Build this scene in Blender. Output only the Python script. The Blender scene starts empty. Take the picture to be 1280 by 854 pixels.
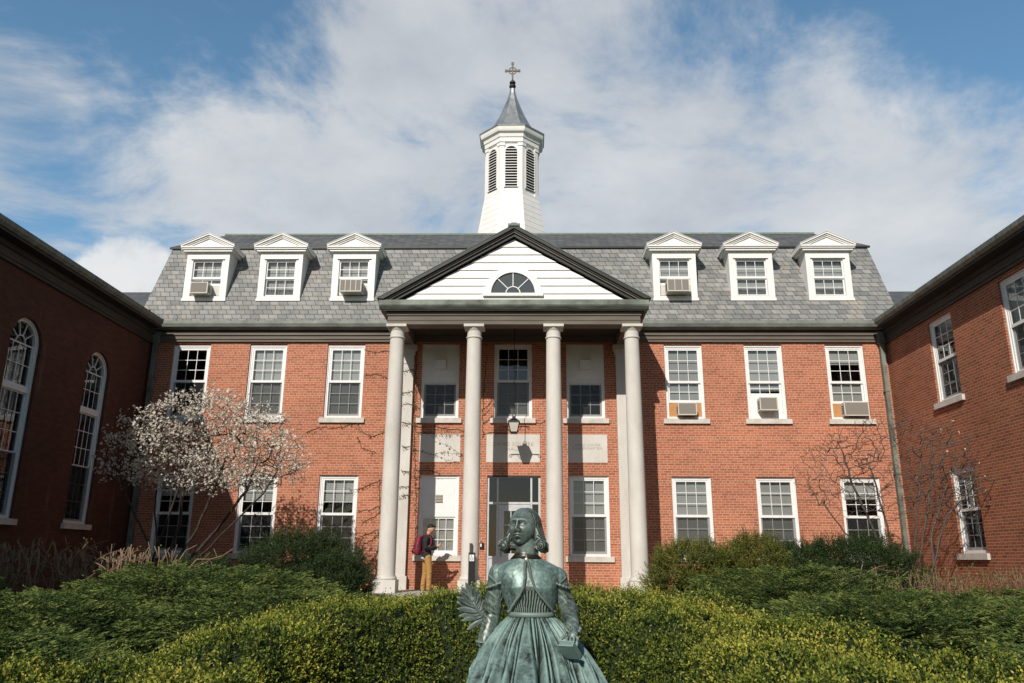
import bpy, bmesh, math, random
import numpy as np
from mathutils import Vector, Matrix, noise as mnoise
random.seed(7); rng = np.random.default_rng(7)
R = math.radians; PI = math.pi
S = bpy.context.scene; COL = S.collection

# ------------------------------------------------------------------ materials
def newmat(name):
    m = bpy.data.materials.new(name); m.use_nodes = True
    nt = m.node_tree; nt.nodes.clear()
    out = nt.nodes.new('ShaderNodeOutputMaterial')
    return m, nt, out
def N(nt, t, **kw):
    n = nt.nodes.new('ShaderNode' + t)
    for k, v in kw.items():
        if k.startswith('i_'):
            key = k[2:].replace('_', ' ')
            n.inputs[key].default_value = v
        else: setattr(n, k, v)
    return n
def L(nt, a, b): nt.links.new(a, b)
def principled(nt, out, color=None, rough=.7, metal=0, spec=.3):
    b = N(nt, 'BsdfPrincipled'); b.inputs['Roughness'].default_value = rough
    b.inputs['Metallic'].default_value = metal; b.inputs['Specular IOR Level'].default_value = spec
    if color is not None: b.inputs['Base Color'].default_value = (*color, 1)
    L(nt, b.outputs[0], out.inputs[0]); return b
def ramp(nt, fac, stops):
    r = N(nt, 'ValToRGB'); e = r.color_ramp.elements
    while len(e) < len(stops): e.new(.5)
    for q, (p, c) in zip(e, stops): q.position = p; q.color = (*c, 1)
    L(nt, fac, r.inputs[0]); return r
def noise_tex(nt, vec, scale, detail=4, rough=.6, stretch=None):
    n = N(nt, 'TexNoise'); n.inputs['Scale'].default_value = scale
    n.inputs['Detail'].default_value = detail; n.inputs['Roughness'].default_value = rough
    if stretch:
        mp = N(nt, 'Mapping'); mp.inputs['Scale'].default_value = stretch
        L(nt, vec, mp.inputs[0]); vec = mp.outputs[0]
    L(nt, vec, n.inputs['Vector']); return n
def mixc(nt, fac, a, b, mode='MIX'):
    m = N(nt, 'Mix', data_type='RGBA', blend_type=mode)
    for s, v in ((m.inputs[0], fac), (m.inputs[6], a), (m.inputs[7], b)):
        if hasattr(v, 'links'): L(nt, v, s)
        else: s.default_value = v if isinstance(v, (int, float)) else (*v, 1)
    return m.outputs[2]
def math_(nt, op, a, b=None, clamp=False):
    m = N(nt, 'Math', operation=op, use_clamp=clamp)
    for s, v in zip(m.inputs, (a, b)):
        if v is None: continue
        if hasattr(v, 'links'): L(nt, v, s)
        else: s.default_value = v
    return m.outputs[0]

def mottled(name, c1, c2, scale=6, rough=.7, bump=.0, metal=0, spec=.3, stretch=None, fine=None):
    m, nt, out = newmat(name); b = principled(nt, out, None, rough, metal, spec)
    g = N(nt, 'NewGeometry')
    n = noise_tex(nt, g.outputs['Position'], scale, 6, .65, stretch)
    r = ramp(nt, n.outputs[0], [(.3, c1), (.7, c2)])
    col = r.outputs[0]
    if fine:
        n2 = noise_tex(nt, g.outputs['Position'], fine, 3, .7)
        col = mixc(nt, .35, col, ramp(nt, n2.outputs[0], [(.3, (.35, .35, .35)), (.7, (.75, .75, .75))]).outputs[0], 'OVERLAY')
    L(nt, col, b.inputs['Base Color'])
    if bump:
        bp = N(nt, 'Bump'); bp.inputs['Strength'].default_value = bump; bp.inputs['Distance'].default_value = .01
        L(nt, n.outputs[0], bp.inputs['Height']); L(nt, bp.outputs[0], b.inputs['Normal'])
    return m

def wall_coords(nt):
    g = N(nt, 'NewGeometry'); s = N(nt, 'SeparateXYZ'); L(nt, g.outputs['Position'], s.inputs[0])
    u = math_(nt, 'ADD', s.outputs[0], s.outputs[1])
    c = N(nt, 'CombineXYZ'); L(nt, u, c.inputs[0]); L(nt, s.outputs[2], c.inputs[1])
    return g, c.outputs[0]

def brick_mat(name, c1, c2, cm, dark):
    m, nt, out = newmat(name); b = principled(nt, out, None, .85, 0, .25)
    g, vec = wall_coords(nt)
    t = N(nt, 'TexBrick'); t.offset = .5; t.squash = .5; t.squash_frequency = 6
    for k, v in (('Scale', 1), ('Mortar Size', .0065), ('Mortar Smooth', .3), ('Bias', -.15), ('Brick Width', .205), ('Row Height', .0677)):
        t.inputs[k].default_value = v
    t.inputs['Color1'].default_value = (*c1, 1); t.inputs['Color2'].default_value = (*c2, 1); t.inputs['Mortar'].default_value = (*cm, 1)
    L(nt, vec, t.inputs['Vector'])
    # second brick lattice gives a few burnt bricks
    t2 = N(nt, 'TexBrick'); t2.offset = .5; t2.squash = .5; t2.squash_frequency = 6
    for k, v in (('Scale', 1), ('Mortar Size', 0), ('Bias', -.62), ('Brick Width', .205), ('Row Height', .0677)):
        t2.inputs[k].default_value = v
    t2.inputs['Color1'].default_value = (0, 0, 0, 1); t2.inputs['Color2'].default_value = (1, 1, 1, 1)
    mp = N(nt, 'Mapping'); mp.inputs['Location'].default_value = (20.5, 6.77, 0); L(nt, vec, mp.inputs[0]); L(nt, mp.outputs[0], t2.inputs['Vector'])
    burnt = ramp(nt, t2.outputs[0], [(.45, (0, 0, 0)), (.62, (1, 1, 1))])
    notm = math_(nt, 'SUBTRACT', 1, t.outputs['Fac'])
    f = math_(nt, 'MULTIPLY', math_(nt, 'MULTIPLY', burnt.outputs[0], notm), .6)
    col = mixc(nt, f, t.outputs[0], dark)
    n = noise_tex(nt, g.outputs['Position'], .5, 5, .65)
    col = mixc(nt, .5, col, ramp(nt, n.outputs[0], [(.25, (.30, .29, .30)), (.5, (.5, .5, .5)), (.75, (.68, .66, .64))]).outputs[0], 'OVERLAY')
    n3 = noise_tex(nt, g.outputs['Position'], 1.2, 5, .7, (1.6, 1.6, .25))
    st = ramp(nt, n3.outputs[0], [(.60, (0, 0, 0)), (.8, (.3, .3, .3))])
    col = mixc(nt, st.outputs[0], col, (.42, .33, .28))
    L(nt, col, b.inputs['Base Color'])
    bp = N(nt, 'Bump'); bp.inputs['Strength'].default_value = .6; bp.inputs['Distance'].default_value = .008
    L(nt, notm, bp.inputs['Height']); L(nt, bp.outputs[0], b.inputs['Normal'])
    return m

def slate_mat(name, row, width, c1, c2, stain, gap=.007, mul=1):
    m, nt, out = newmat(name); b = principled(nt, out, None, .6, 0, .35)
    g, vec = wall_coords(nt)
    def bt(mort, bias, a, c, loc=None):
        t = N(nt, 'TexBrick'); t.offset = .5
        for k, v in (('Scale', 1), ('Mortar Size', mort), ('Mortar Smooth', .2), ('Bias', bias), ('Brick Width', width), ('Row Height', row)):
            t.inputs[k].default_value = v
        t.inputs['Color1'].default_value = (*a, 1); t.inputs['Color2'].default_value = (*c, 1); t.inputs['Mortar'].default_value = (.035, .036, .04, 1)
        if loc:
            mp = N(nt, 'Mapping'); mp.inputs['Location'].default_value = loc; L(nt, vec, mp.inputs[0]); L(nt, mp.outputs[0], t.inputs['Vector'])
        else: L(nt, vec, t.inputs['Vector'])
        return t
    t = bt(gap, 0, c1, c2)
    t2 = bt(0, -.4, (0, 0, 0), (1, 1, 1), (width * 40, row * 31, 0))
    t3 = bt(0, -.45, (0, 0, 0), (1, 1, 1), (width * 77, row * 53, 0))
    k2 = ramp(nt, t2.outputs[0], [(.35, (0, 0, 0)), (.6, (1, 1, 1))]); k3 = ramp(nt, t3.outputs[0], [(.5, (0, 0, 0)), (.65, (1, 1, 1))])
    notm = math_(nt, 'SUBTRACT', 1, t.outputs['Fac'])
    n = noise_tex(nt, g.outputs['Position'], .7, 5, .65)
    warm = ramp(nt, n.outputs[0], [(.42, (0, 0, 0)), (.72, (1, 1, 1))])
    f2 = math_(nt, 'MULTIPLY', math_(nt, 'MULTIPLY', k2.outputs[0], notm), math_(nt, 'ADD', math_(nt, 'MULTIPLY', warm.outputs[0], .55), .18), True)
    col = mixc(nt, f2, t.outputs[0], stain)
    col = mixc(nt, math_(nt, 'MULTIPLY', math_(nt, 'MULTIPLY', k3.outputs[0], notm), .55), col, tuple(q * .45 for q in c1))
    n2 = noise_tex(nt, g.outputs['Position'], 9, 5, .7, (1, 1, .5))
    col = mixc(nt, .5, col, ramp(nt, n2.outputs[0], [(.3, (.36, .36, .37)), (.72, (.66, .65, .64))]).outputs[0], 'OVERLAY')
    L(nt, col, b.inputs['Base Color'])
    bp = N(nt, 'Bump'); bp.inputs['Strength'].default_value = .8; bp.inputs['Distance'].default_value = .02
    L(nt, notm, bp.inputs['Height']); L(nt, bp.outputs[0], b.inputs['Normal'])
    return m

def leaf_mat(name, stops, trans=.25, rough=.55, spec=.35, patch=.0):
    m, nt, out = newmat(name)
    a = N(nt, 'Attribute'); a.attribute_name = 'tint'
    fac = a.outputs['Fac']
    if patch:
        g = N(nt, 'NewGeometry'); n = noise_tex(nt, g.outputs['Position'], 2.2, 3, .6)
        fac = math_(nt, 'ADD', fac, math_(nt, 'MULTIPLY', math_(nt, 'SUBTRACT', n.outputs[0], .5), patch), True)
    r = ramp(nt, fac, stops)
    b = N(nt, 'BsdfPrincipled'); b.inputs['Roughness'].default_value = rough; b.inputs['Specular IOR Level'].default_value = spec
    L(nt, r.outputs[0], b.inputs['Base Color'])
    if trans:
        t = N(nt, 'BsdfTranslucent'); L(nt, r.outputs[0], t.inputs[0])
        mx = N(nt, 'MixShader'); mx.inputs[0].default_value = trans
        L(nt, b.outputs[0], mx.inputs[1]); L(nt, t.outputs[0], mx.inputs[2]); L(nt, mx.outputs[0], out.inputs[0])
    else: L(nt, b.outputs[0], out.inputs[0])
    return m

def glass_mat():
    m, nt, out = newmat('window_glass')
    fr = N(nt, 'Fresnel'); fr.inputs['IOR'].default_value = 1.6
    g = N(nt, 'NewGeometry'); n = noise_tex(nt, g.outputs['Position'], 1.6, 2, .5)
    bp = N(nt, 'Bump'); bp.inputs['Strength'].default_value = .12; bp.inputs['Distance'].default_value = .05
    L(nt, n.outputs[0], bp.inputs['Height'])
    t = N(nt, 'BsdfTransparent'); t.inputs[0].default_value = (.88, .90, .89, 1)
    gl = N(nt, 'BsdfGlossy'); gl.inputs['Roughness'].default_value = .02; gl.inputs[0].default_value = (.9, .93, .95, 1)
    L(nt, bp.outputs[0], gl.inputs['Normal'])
    f = math_(nt, 'ADD', math_(nt, 'MULTIPLY', fr.outputs[0], 1.4), .0, True)
    mx = N(nt, 'MixShader'); L(nt, f, mx.inputs[0]); L(nt, t.outputs[0], mx.inputs[1]); L(nt, gl.outputs[0], mx.inputs[2])
    L(nt, mx.outputs[0], out.inputs[0]); return m
def screen_mat():
    m, nt, out = newmat('insect_screen')
    t = N(nt, 'BsdfTransparent'); d = N(nt, 'BsdfDiffuse'); d.inputs[0].default_value = (.045, .047, .048, 1)
    mx = N(nt, 'MixShader'); mx.inputs[0].default_value = .42
    L(nt, t.outputs[0], mx.inputs[1]); L(nt, d.outputs[0], mx.inputs[2]); L(nt, mx.outputs[0], out.inputs[0]); return m
def blind_mat(name, c1, c2, freq):
    m, nt, out = newmat(name); b = principled(nt, out, None, .8, 0, .2)
    g = N(nt, 'NewGeometry'); s = N(nt, 'SeparateXYZ'); L(nt, g.outputs['Position'], s.inputs[0])
    w = math_(nt, 'FRACT', math_(nt, 'MULTIPLY', s.outputs[2], freq))
    L(nt, ramp(nt, w, [(.0, c2), (.25, c1), (.85, c1), (1, c2)]).outputs[0], b.inputs['Base Color']); return m
def bronze_mat(name, dark, green, bias=0):
    m, nt, out = newmat(name); b = principled(nt, out, None, .5, .2, .4)
    g = N(nt, 'NewGeometry')
    n = noise_tex(nt, g.outputs['Position'], 9, 7, .7, (1.6, 1.6, .55))
    n2 = noise_tex(nt, g.outputs['Position'], 70, 4, .7)
    f = math_(nt, 'ADD', n.outputs[0], math_(nt, 'MULTIPLY', math_(nt, 'SUBTRACT', n2.outputs[0], .5), .35))
    p = math_(nt, 'MULTIPLY', math_(nt, 'SUBTRACT', g.outputs['Pointiness'], .5), 9.0)
    f = math_(nt, 'ADD', math_(nt, 'ADD', f, p), bias, True)
    r = ramp(nt, f, [(.30, dark), (.42, tuple(.5 * a + .5 * c for a, c in zip(dark, green))), (.6, green), (.85, tuple(min(1, q * 1.35) for q in green))])
    L(nt, r.outputs[0], b.inputs['Base Color'])
    L(nt, ramp(nt, f, [(.3, (.34,) * 3), (.7, (.50,) * 3)]).outputs[0], b.inputs['Roughness'])
    L(nt, ramp(nt, f, [(.3, (.55,) * 3), (.7, (.08,) * 3)]).outputs[0], b.inputs['Metallic'])
    bp = N(nt, 'Bump'); bp.inputs['Strength'].default_value = .25; bp.inputs['Distance'].default_value = .003
    L(nt, n2.outputs[0], bp.inputs['Height']); L(nt, bp.outputs[0], b.inputs['Normal'])
    return m
def plain(name, c, rough=.6, metal=0, spec=.3):
    return mottled(name, tuple(q * .9 for q in c), tuple(min(1, q * 1.08) for q in c), 7, rough, 0, metal, spec)

M = dict(
    brick=brick_mat('red_brick', (.45, .148, .079), (.30, .092, .050), (.54, .41, .30), (.16, .07, .055)),
    brick_shaded=brick_mat('red_brick_painted_shade', (.12, .045, .027), (.08, .031, .020), (.06, .042, .030), (.05, .028, .022)),  # brick darkened so the left wing's shade is part of its colour
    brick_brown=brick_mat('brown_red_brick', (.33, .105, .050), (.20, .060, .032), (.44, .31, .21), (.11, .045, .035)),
    slate=slate_mat('slate', .163, .27, (.165, .172, .168), (.27, .272, .258), (.37, .32, .26)),
    slate_top=slate_mat('slate_upper', .10, .27, (.085, .09, .095), (.13, .133, .13), (.15, .13, .11), .006),
    white=mottled('white_paint', (.74, .73, .70), (.82, .81, .79), 3, .5, 0, 0, .35, (1, 1, .4)),
    trimw=mottled('window_paint', (.70, .71, .70), (.80, .80, .79), 8, .45, 0, 0, .35),
    stone=mottled('limestone', (.50, .475, .43), (.64, .615, .565), 2.5, .85, .15, 0, .2, (1, 1, .35), 60),
    sill=mottled('sill_stone', (.45, .42, .37), (.62, .59, .54), 5, .8, .1, 0, .2, None, 50),
    frieze=mottled('brown_metal', (.105, .088, .070), (.165, .142, .115), 1.6, .65, 0, 0, .3, (.5, .5, 3)),
    copper=mottled('weathered_copper', (.075, .080, .068), (.25, .285, .245), 3.2, .6, 0, .2, .3, (.6, 3, .6)),
    gutter=mottled('grey_gutter', (.13, .14, .125), (.27, .29, .26), 2.2, .6, 0, .1, .3, (.8, 3, .8)),
    frieze_dark=mottled('dark_brown_metal', (.040, .034, .028), (.075, .063, .052), 1.6, .65, 0, 0, .3, (.5, .5, 3)),
    ceil=plain('porch_ceiling', (.05, .043, .035), .8),
    dark=plain('dark_bronze_trim', (.035, .036, .034), .5, .2),
    verdi=mottled('verdigris', (.12, .17, .14), (.21, .27, .23), 9, .7),
    lead=mottled('spire_metal', (.22, .24, .25), (.42, .44, .44), 4, .42, 0, .55, .5, (1, 1, .5)),
    gold=plain('cross_metal', (.12, .105, .085), .6, .3),
    glass=glass_mat(), screen=screen_mat(),
    blind=blind_mat('white_blind', (.78, .79, .77), (.58, .59, .58), 18),
    curtain=blind_mat('curtain', (.60, .61, .59), (.56, .57, .55), 2),
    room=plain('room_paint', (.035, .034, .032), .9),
    dark_in=plain('vent_dark', (.02, .02, .02), .9),
    ac=plain('ac_casing', (.55, .53, .48), .5), acg=blind_mat('ac_grille', (.26, .24, .21), (.09, .08, .07), 48),
    ply=mottled('plywood', (.42, .19, .07), (.52, .27, .11), 5, .7, 0, 0, .3, (1, 1, 6)),
    door=plain('door_metal', (.52, .53, .54), .45, .3),
    black=plain('black_paint', (.018, .018, .019), .45, .2),
    frost=plain('frosted_glass', (.55, .52, .46), .35),
    bark=mottled('grey_bark', (.05, .042, .036), (.13, .115, .10), 22, .9, .3, 0, .2, (1, 1, .3)),
    barkd=mottled('dark_bark', (.028, .022, .018), (.075, .06, .05), 22, .9, .3, 0, .2, (1, 1, .3)),
    twig=mottled('tan_twig', (.13, .085, .052), (.29, .20, .13), 26, .85),
    twigr=mottled('red_twig', (.10, .045, .03), (.30, .19, .13), 26, .85),
    concrete=mottled('concrete', (.34, .32, .28), (.44, .42, .38), 4, .9, .1, 0, .2, None, 80),
    mulch=mottled('mulch', (.03, .022, .016), (.085, .062, .045), 14, .95, .8, 0, .2, None, 90),
    carve=plain('carved_letter', (.33, .30, .25), .9),
    bronze=bronze_mat('patinated_bronze', (.042, .036, .028), (.150, .205, .182), -.02),
    bronze_skirt=bronze_mat('verdigris_bronze', (.034, .030, .024), (.165, .250, .228), .0),
    bronze_dark=bronze_mat('dark_bronze', (.036, .032, .027), (.115, .150, .135), -.12),
    brooch=plain('polished_bronze', (.55, .50, .38), .3, .7),
    skin=plain('skin', (.55, .30, .21), .55), hairb=plain('black_hair', (.012, .010, .009), .6),
    jacket=mottled('black_jacket', (.012, .013, .015), (.03, .032, .036), 12, .85),
    khaki=mottled('khaki_cotton', (.32, .175, .05), (.42, .24, .085), 14, .85),
    shoe=plain('shoe', (.05, .04, .03), .6), maroon=mottled('maroon_nylon', (.14, .008, .022), (.22, .02, .04), 10, .6),
    strap=plain('grey_strap', (.10, .10, .12), .7), shirt=plain('pale_shirt', (.45, .52, .60), .8),
    phone=plain('phone', (.02, .02, .025), .2),
    grass=mottled('lawn', (.035, .06, .015), (.07, .11, .03), 6, .95, .5),
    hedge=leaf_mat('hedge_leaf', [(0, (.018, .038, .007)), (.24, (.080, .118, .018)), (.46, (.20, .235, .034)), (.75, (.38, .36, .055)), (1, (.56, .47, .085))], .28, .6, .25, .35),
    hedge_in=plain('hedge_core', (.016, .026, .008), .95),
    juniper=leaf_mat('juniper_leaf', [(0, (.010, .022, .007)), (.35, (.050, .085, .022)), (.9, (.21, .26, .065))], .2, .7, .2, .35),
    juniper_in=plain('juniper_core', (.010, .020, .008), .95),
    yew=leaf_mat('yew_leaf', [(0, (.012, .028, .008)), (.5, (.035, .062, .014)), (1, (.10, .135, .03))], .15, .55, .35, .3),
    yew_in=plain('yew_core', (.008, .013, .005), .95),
    yewy=leaf_mat('yellow_yew_leaf', [(0, (.03, .045, .010)), (.4, (.12, .135, .020)), (1, (.34, .30, .045))], .2, .55, .35, .4),
    petal=leaf_mat('petal', [(0, (.55, .45, .36)), (.4, (.74, .68, .57)), (1, (.86, .82, .74))], .35, .6, .2),
    ivy=leaf_mat('ivy_leaf', [(0, (.10, .035, .015)), (.5, (.16, .10, .02)), (1, (.19, .20, .04))], .2),
    bud=leaf_mat('bud_leaf', [(0, (.16, .07, .03)), (.5, (.11, .15, .04)), (1, (.20, .26, .07))], .25),
)

# ------------------------------------------------------------------ mesh builder
def sheet(x0, x1, y, z0, z1): return MB().add([(x0, y, z0), (x1, y, z0), (x1, y, z1), (x0, y, z1)], [(0, 1, 2, 3)])
def polysheet(pts, y): return MB().add([(x, y, z) for x, z in pts], [tuple(range(len(pts)))])
class MB:
    def __init__(s): s.v = []; s.f = []
    def add(s, vs, fs):
        o = len(s.v); s.v += [tuple(p) for p in vs]; s.f += [tuple(o + i for i in f) for f in fs]; return s
    def box(s, x0, x1, y0, y1, z0, z1):
        return s.add([(x0, y0, z0), (x1, y0, z0), (x1, y1, z0), (x0, y1, z0), (x0, y0, z1), (x1, y0, z1), (x1, y1, z1), (x0, y1, z1)],
                     [(0, 3, 2, 1), (4, 5, 6, 7), (0, 1, 5, 4), (1, 2, 6, 5), (2, 3, 7, 6), (3, 0, 4, 7)])
    def prism(s, pts, y0, y1):      # polygon in x,z (ccw seen from -y) extruded in y
        n = len(pts); vs = [(x, y0, z) for x, z in pts] + [(x, y1, z) for x, z in pts]
        return s.add(vs, [tuple(range(n)), tuple(range(2 * n - 1, n - 1, -1))] + [(i, i + n, (i + 1) % n + n, (i + 1) % n) for i in range(n)])
    def prism_x(s, pts, x0, x1):    # polygon in y,z extruded in x
        n = len(pts); vs = [(x0, y, z) for y, z in pts] + [(x1, y, z) for y, z in pts]
        return s.add(vs, [tuple(range(n - 1, -1, -1)), tuple(range(n, 2 * n))] + [(i, (i + 1) % n, (i + 1) % n + n, i + n) for i in range(n)])
    def prism_z(s, pts, z0, z1):
        n = len(pts); vs = [(x, y, z0) for x, y in pts] + [(x, y, z1) for x, y in pts]
        return s.add(vs, [tuple(range(n - 1, -1, -1)), tuple(range(n, 2 * n))] + [(i, (i + 1) % n, (i + 1) % n + n, i + n) for i in range(n)])
    def lathe(s, prof, c=(0, 0), n=24, ph=0):   # prof list of (r,z)
        vs = []; fs = []
        for r, z in prof:
            for k in range(n):
                a = 2 * PI * k / n + ph; vs.append((c[0] + r * math.cos(a), c[1] + r * math.sin(a), z))
        m = len(prof)
        for i in range(m - 1):
            for k in range(n):
                fs.append((i * n + k, i * n + (k + 1) % n, (i + 1) * n + (k + 1) % n, (i + 1) * n + k))
        fs.append(tuple(range(n - 1, -1, -1))); fs.append(tuple((m - 1) * n + k for k in range(n)))
        return s.add(vs, fs)
    def tube(s, pts, rad, n=8, flat=1.0, cap=True):
        pts = [Vector(p) for p in pts]; m = len(pts)
        if isinstance(rad, (int, float)): rad = [rad] * m
        vs = []; fs = []; ref = None
        for i, p in enumerate(pts):
            t = (pts[min(i + 1, m - 1)] - pts[max(i - 1, 0)])
            if t.length < 1e-9: t = Vector((0, 0, 1))
            t.normalize()
            if ref is None: ref = Vector((0, 1, 0)) if abs(t.y) < .9 else Vector((1, 0, 0))
            a = (ref - t * ref.dot(t)).normalized(); ref = a; b = t.cross(a)
            for k in range(n):
                q = 2 * PI * k / n; vs.append(p + (a * math.cos(q) * flat + b * math.sin(q)) * rad[i])
        for i in range(m - 1):
            for k in range(n): fs.append((i * n + k, i * n + (k + 1) % n, (i + 1) * n + (k + 1) % n, (i + 1) * n + k))
        if cap: fs.append(tuple(range(n - 1, -1, -1))); fs.append(tuple((m - 1) * n + k for k in range(n)))
        return s.add(vs, fs)
    def ball(s, c, r, n=12, sc=(1, 1, 1)):
        prof = [(max(1e-4, math.sin(PI * i / n)), -math.cos(PI * i / n)) for i in range(n + 1)]
        t = MB().lathe(prof, n=n + 4)
        return s.add([(c[0] + x * r * sc[0], c[1] + y * r * sc[1], c[2] + z * r * sc[2]) for x, y, z in t.v], t.f)
    def rings(s, rings, close=True, cap=False):
        n = len(rings[0]); vs = [p for r in rings for p in r]; fs = []
        for i in range(len(rings) - 1):
            for k in range(n if close else n - 1):
                fs.append((i * n + k, i * n + (k + 1) % n, (i + 1) * n + (k + 1) % n, (i + 1) * n + k))
        if cap: fs.append(tuple(range(n - 1, -1, -1))); fs.append(tuple((len(rings) - 1) * n + k for k in range(n)))
        return s.add(vs, fs)
    def mesh(s, name, mat, smooth=False, origin=(0, 0, 0)):
        me = bpy.data.meshes.new(name)
        ox, oy, oz = origin
        me.from_pydata([(x - ox, y - oy, z - oz) for x, y, z in s.v], [], s.f); me.materials.append(mat)
        if smooth: me.shade_smooth()
        me.update(); return me

def wloc(o):
    v = Vector(o.location)
    while o.parent: o = o.parent; v += Vector(o.location)
    return v
def tag(o, label, cat, group=None):
    o['label'] = label; o['category'] = cat
    if group: o['group'] = group
    return o
def empty(name, loc, label, cat, group=None):
    o = bpy.data.objects.new(name, None); o.location = loc; o.empty_display_size = .3; COL.objects.link(o)
    return tag(o, label, cat, group)
def put(name, me, parent=None, loc=None):
    o = bpy.data.objects.new(name, me); COL.objects.link(o)
    if parent: o.parent = parent
    if loc: o.location = loc
    return o
def part(name, mb, mat, parent, smooth=False, auto=None, label=None):
    """world-coordinate mesh builder -> child part"""
    org = wloc(parent) if parent else (0, 0, 0)
    me = mb.mesh(name, mat, smooth or auto is not None, org)
    if auto is not None:
        bm = bmesh.new(); bm.from_mesh(me)
        for e in bm.edges:
            if len(e.link_faces) == 2 and e.calc_face_angle(0) > R(auto): e.smooth = False
        bm.to_mesh(me); bm.free()
    o = put(name, me, parent)
    if label: o['label'] = label
    return o
def struct(name, mb, mat, kind='structure'):
    o = put(name, mb.mesh(name, mat)); o['kind'] = kind; return o
def fuse(mb, voxel, name, mat, smooth_it=3, origin=(0, 0, 0)):
    """union intersecting closed pieces into one continuous surface"""
    me = mb.mesh(name + '_raw', mat, True, origin)
    o = put(name + '_raw', me)
    r = o.modifiers.new('r', 'REMESH'); r.mode = 'VOXEL'; r.voxel_size = voxel; r.use_smooth_shade = True
    if smooth_it:
        c = o.modifiers.new('s', 'SMOOTH'); c.factor = .5; c.iterations = smooth_it
    dg = bpy.context.evaluated_depsgraph_get(); dg.update()
    m2 = bpy.data.meshes.new_from_object(o.evaluated_get(dg)); m2.name = name
    m2.materials.clear(); m2.materials.append(mat); m2.shade_smooth()
    bpy.data.objects.remove(o); return m2

def copy_tree(o, parent=None):
    c = o.copy(); COL.objects.link(c); c.parent = parent
    for ch in list(o.children): copy_tree(ch, c)
    return c

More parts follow.
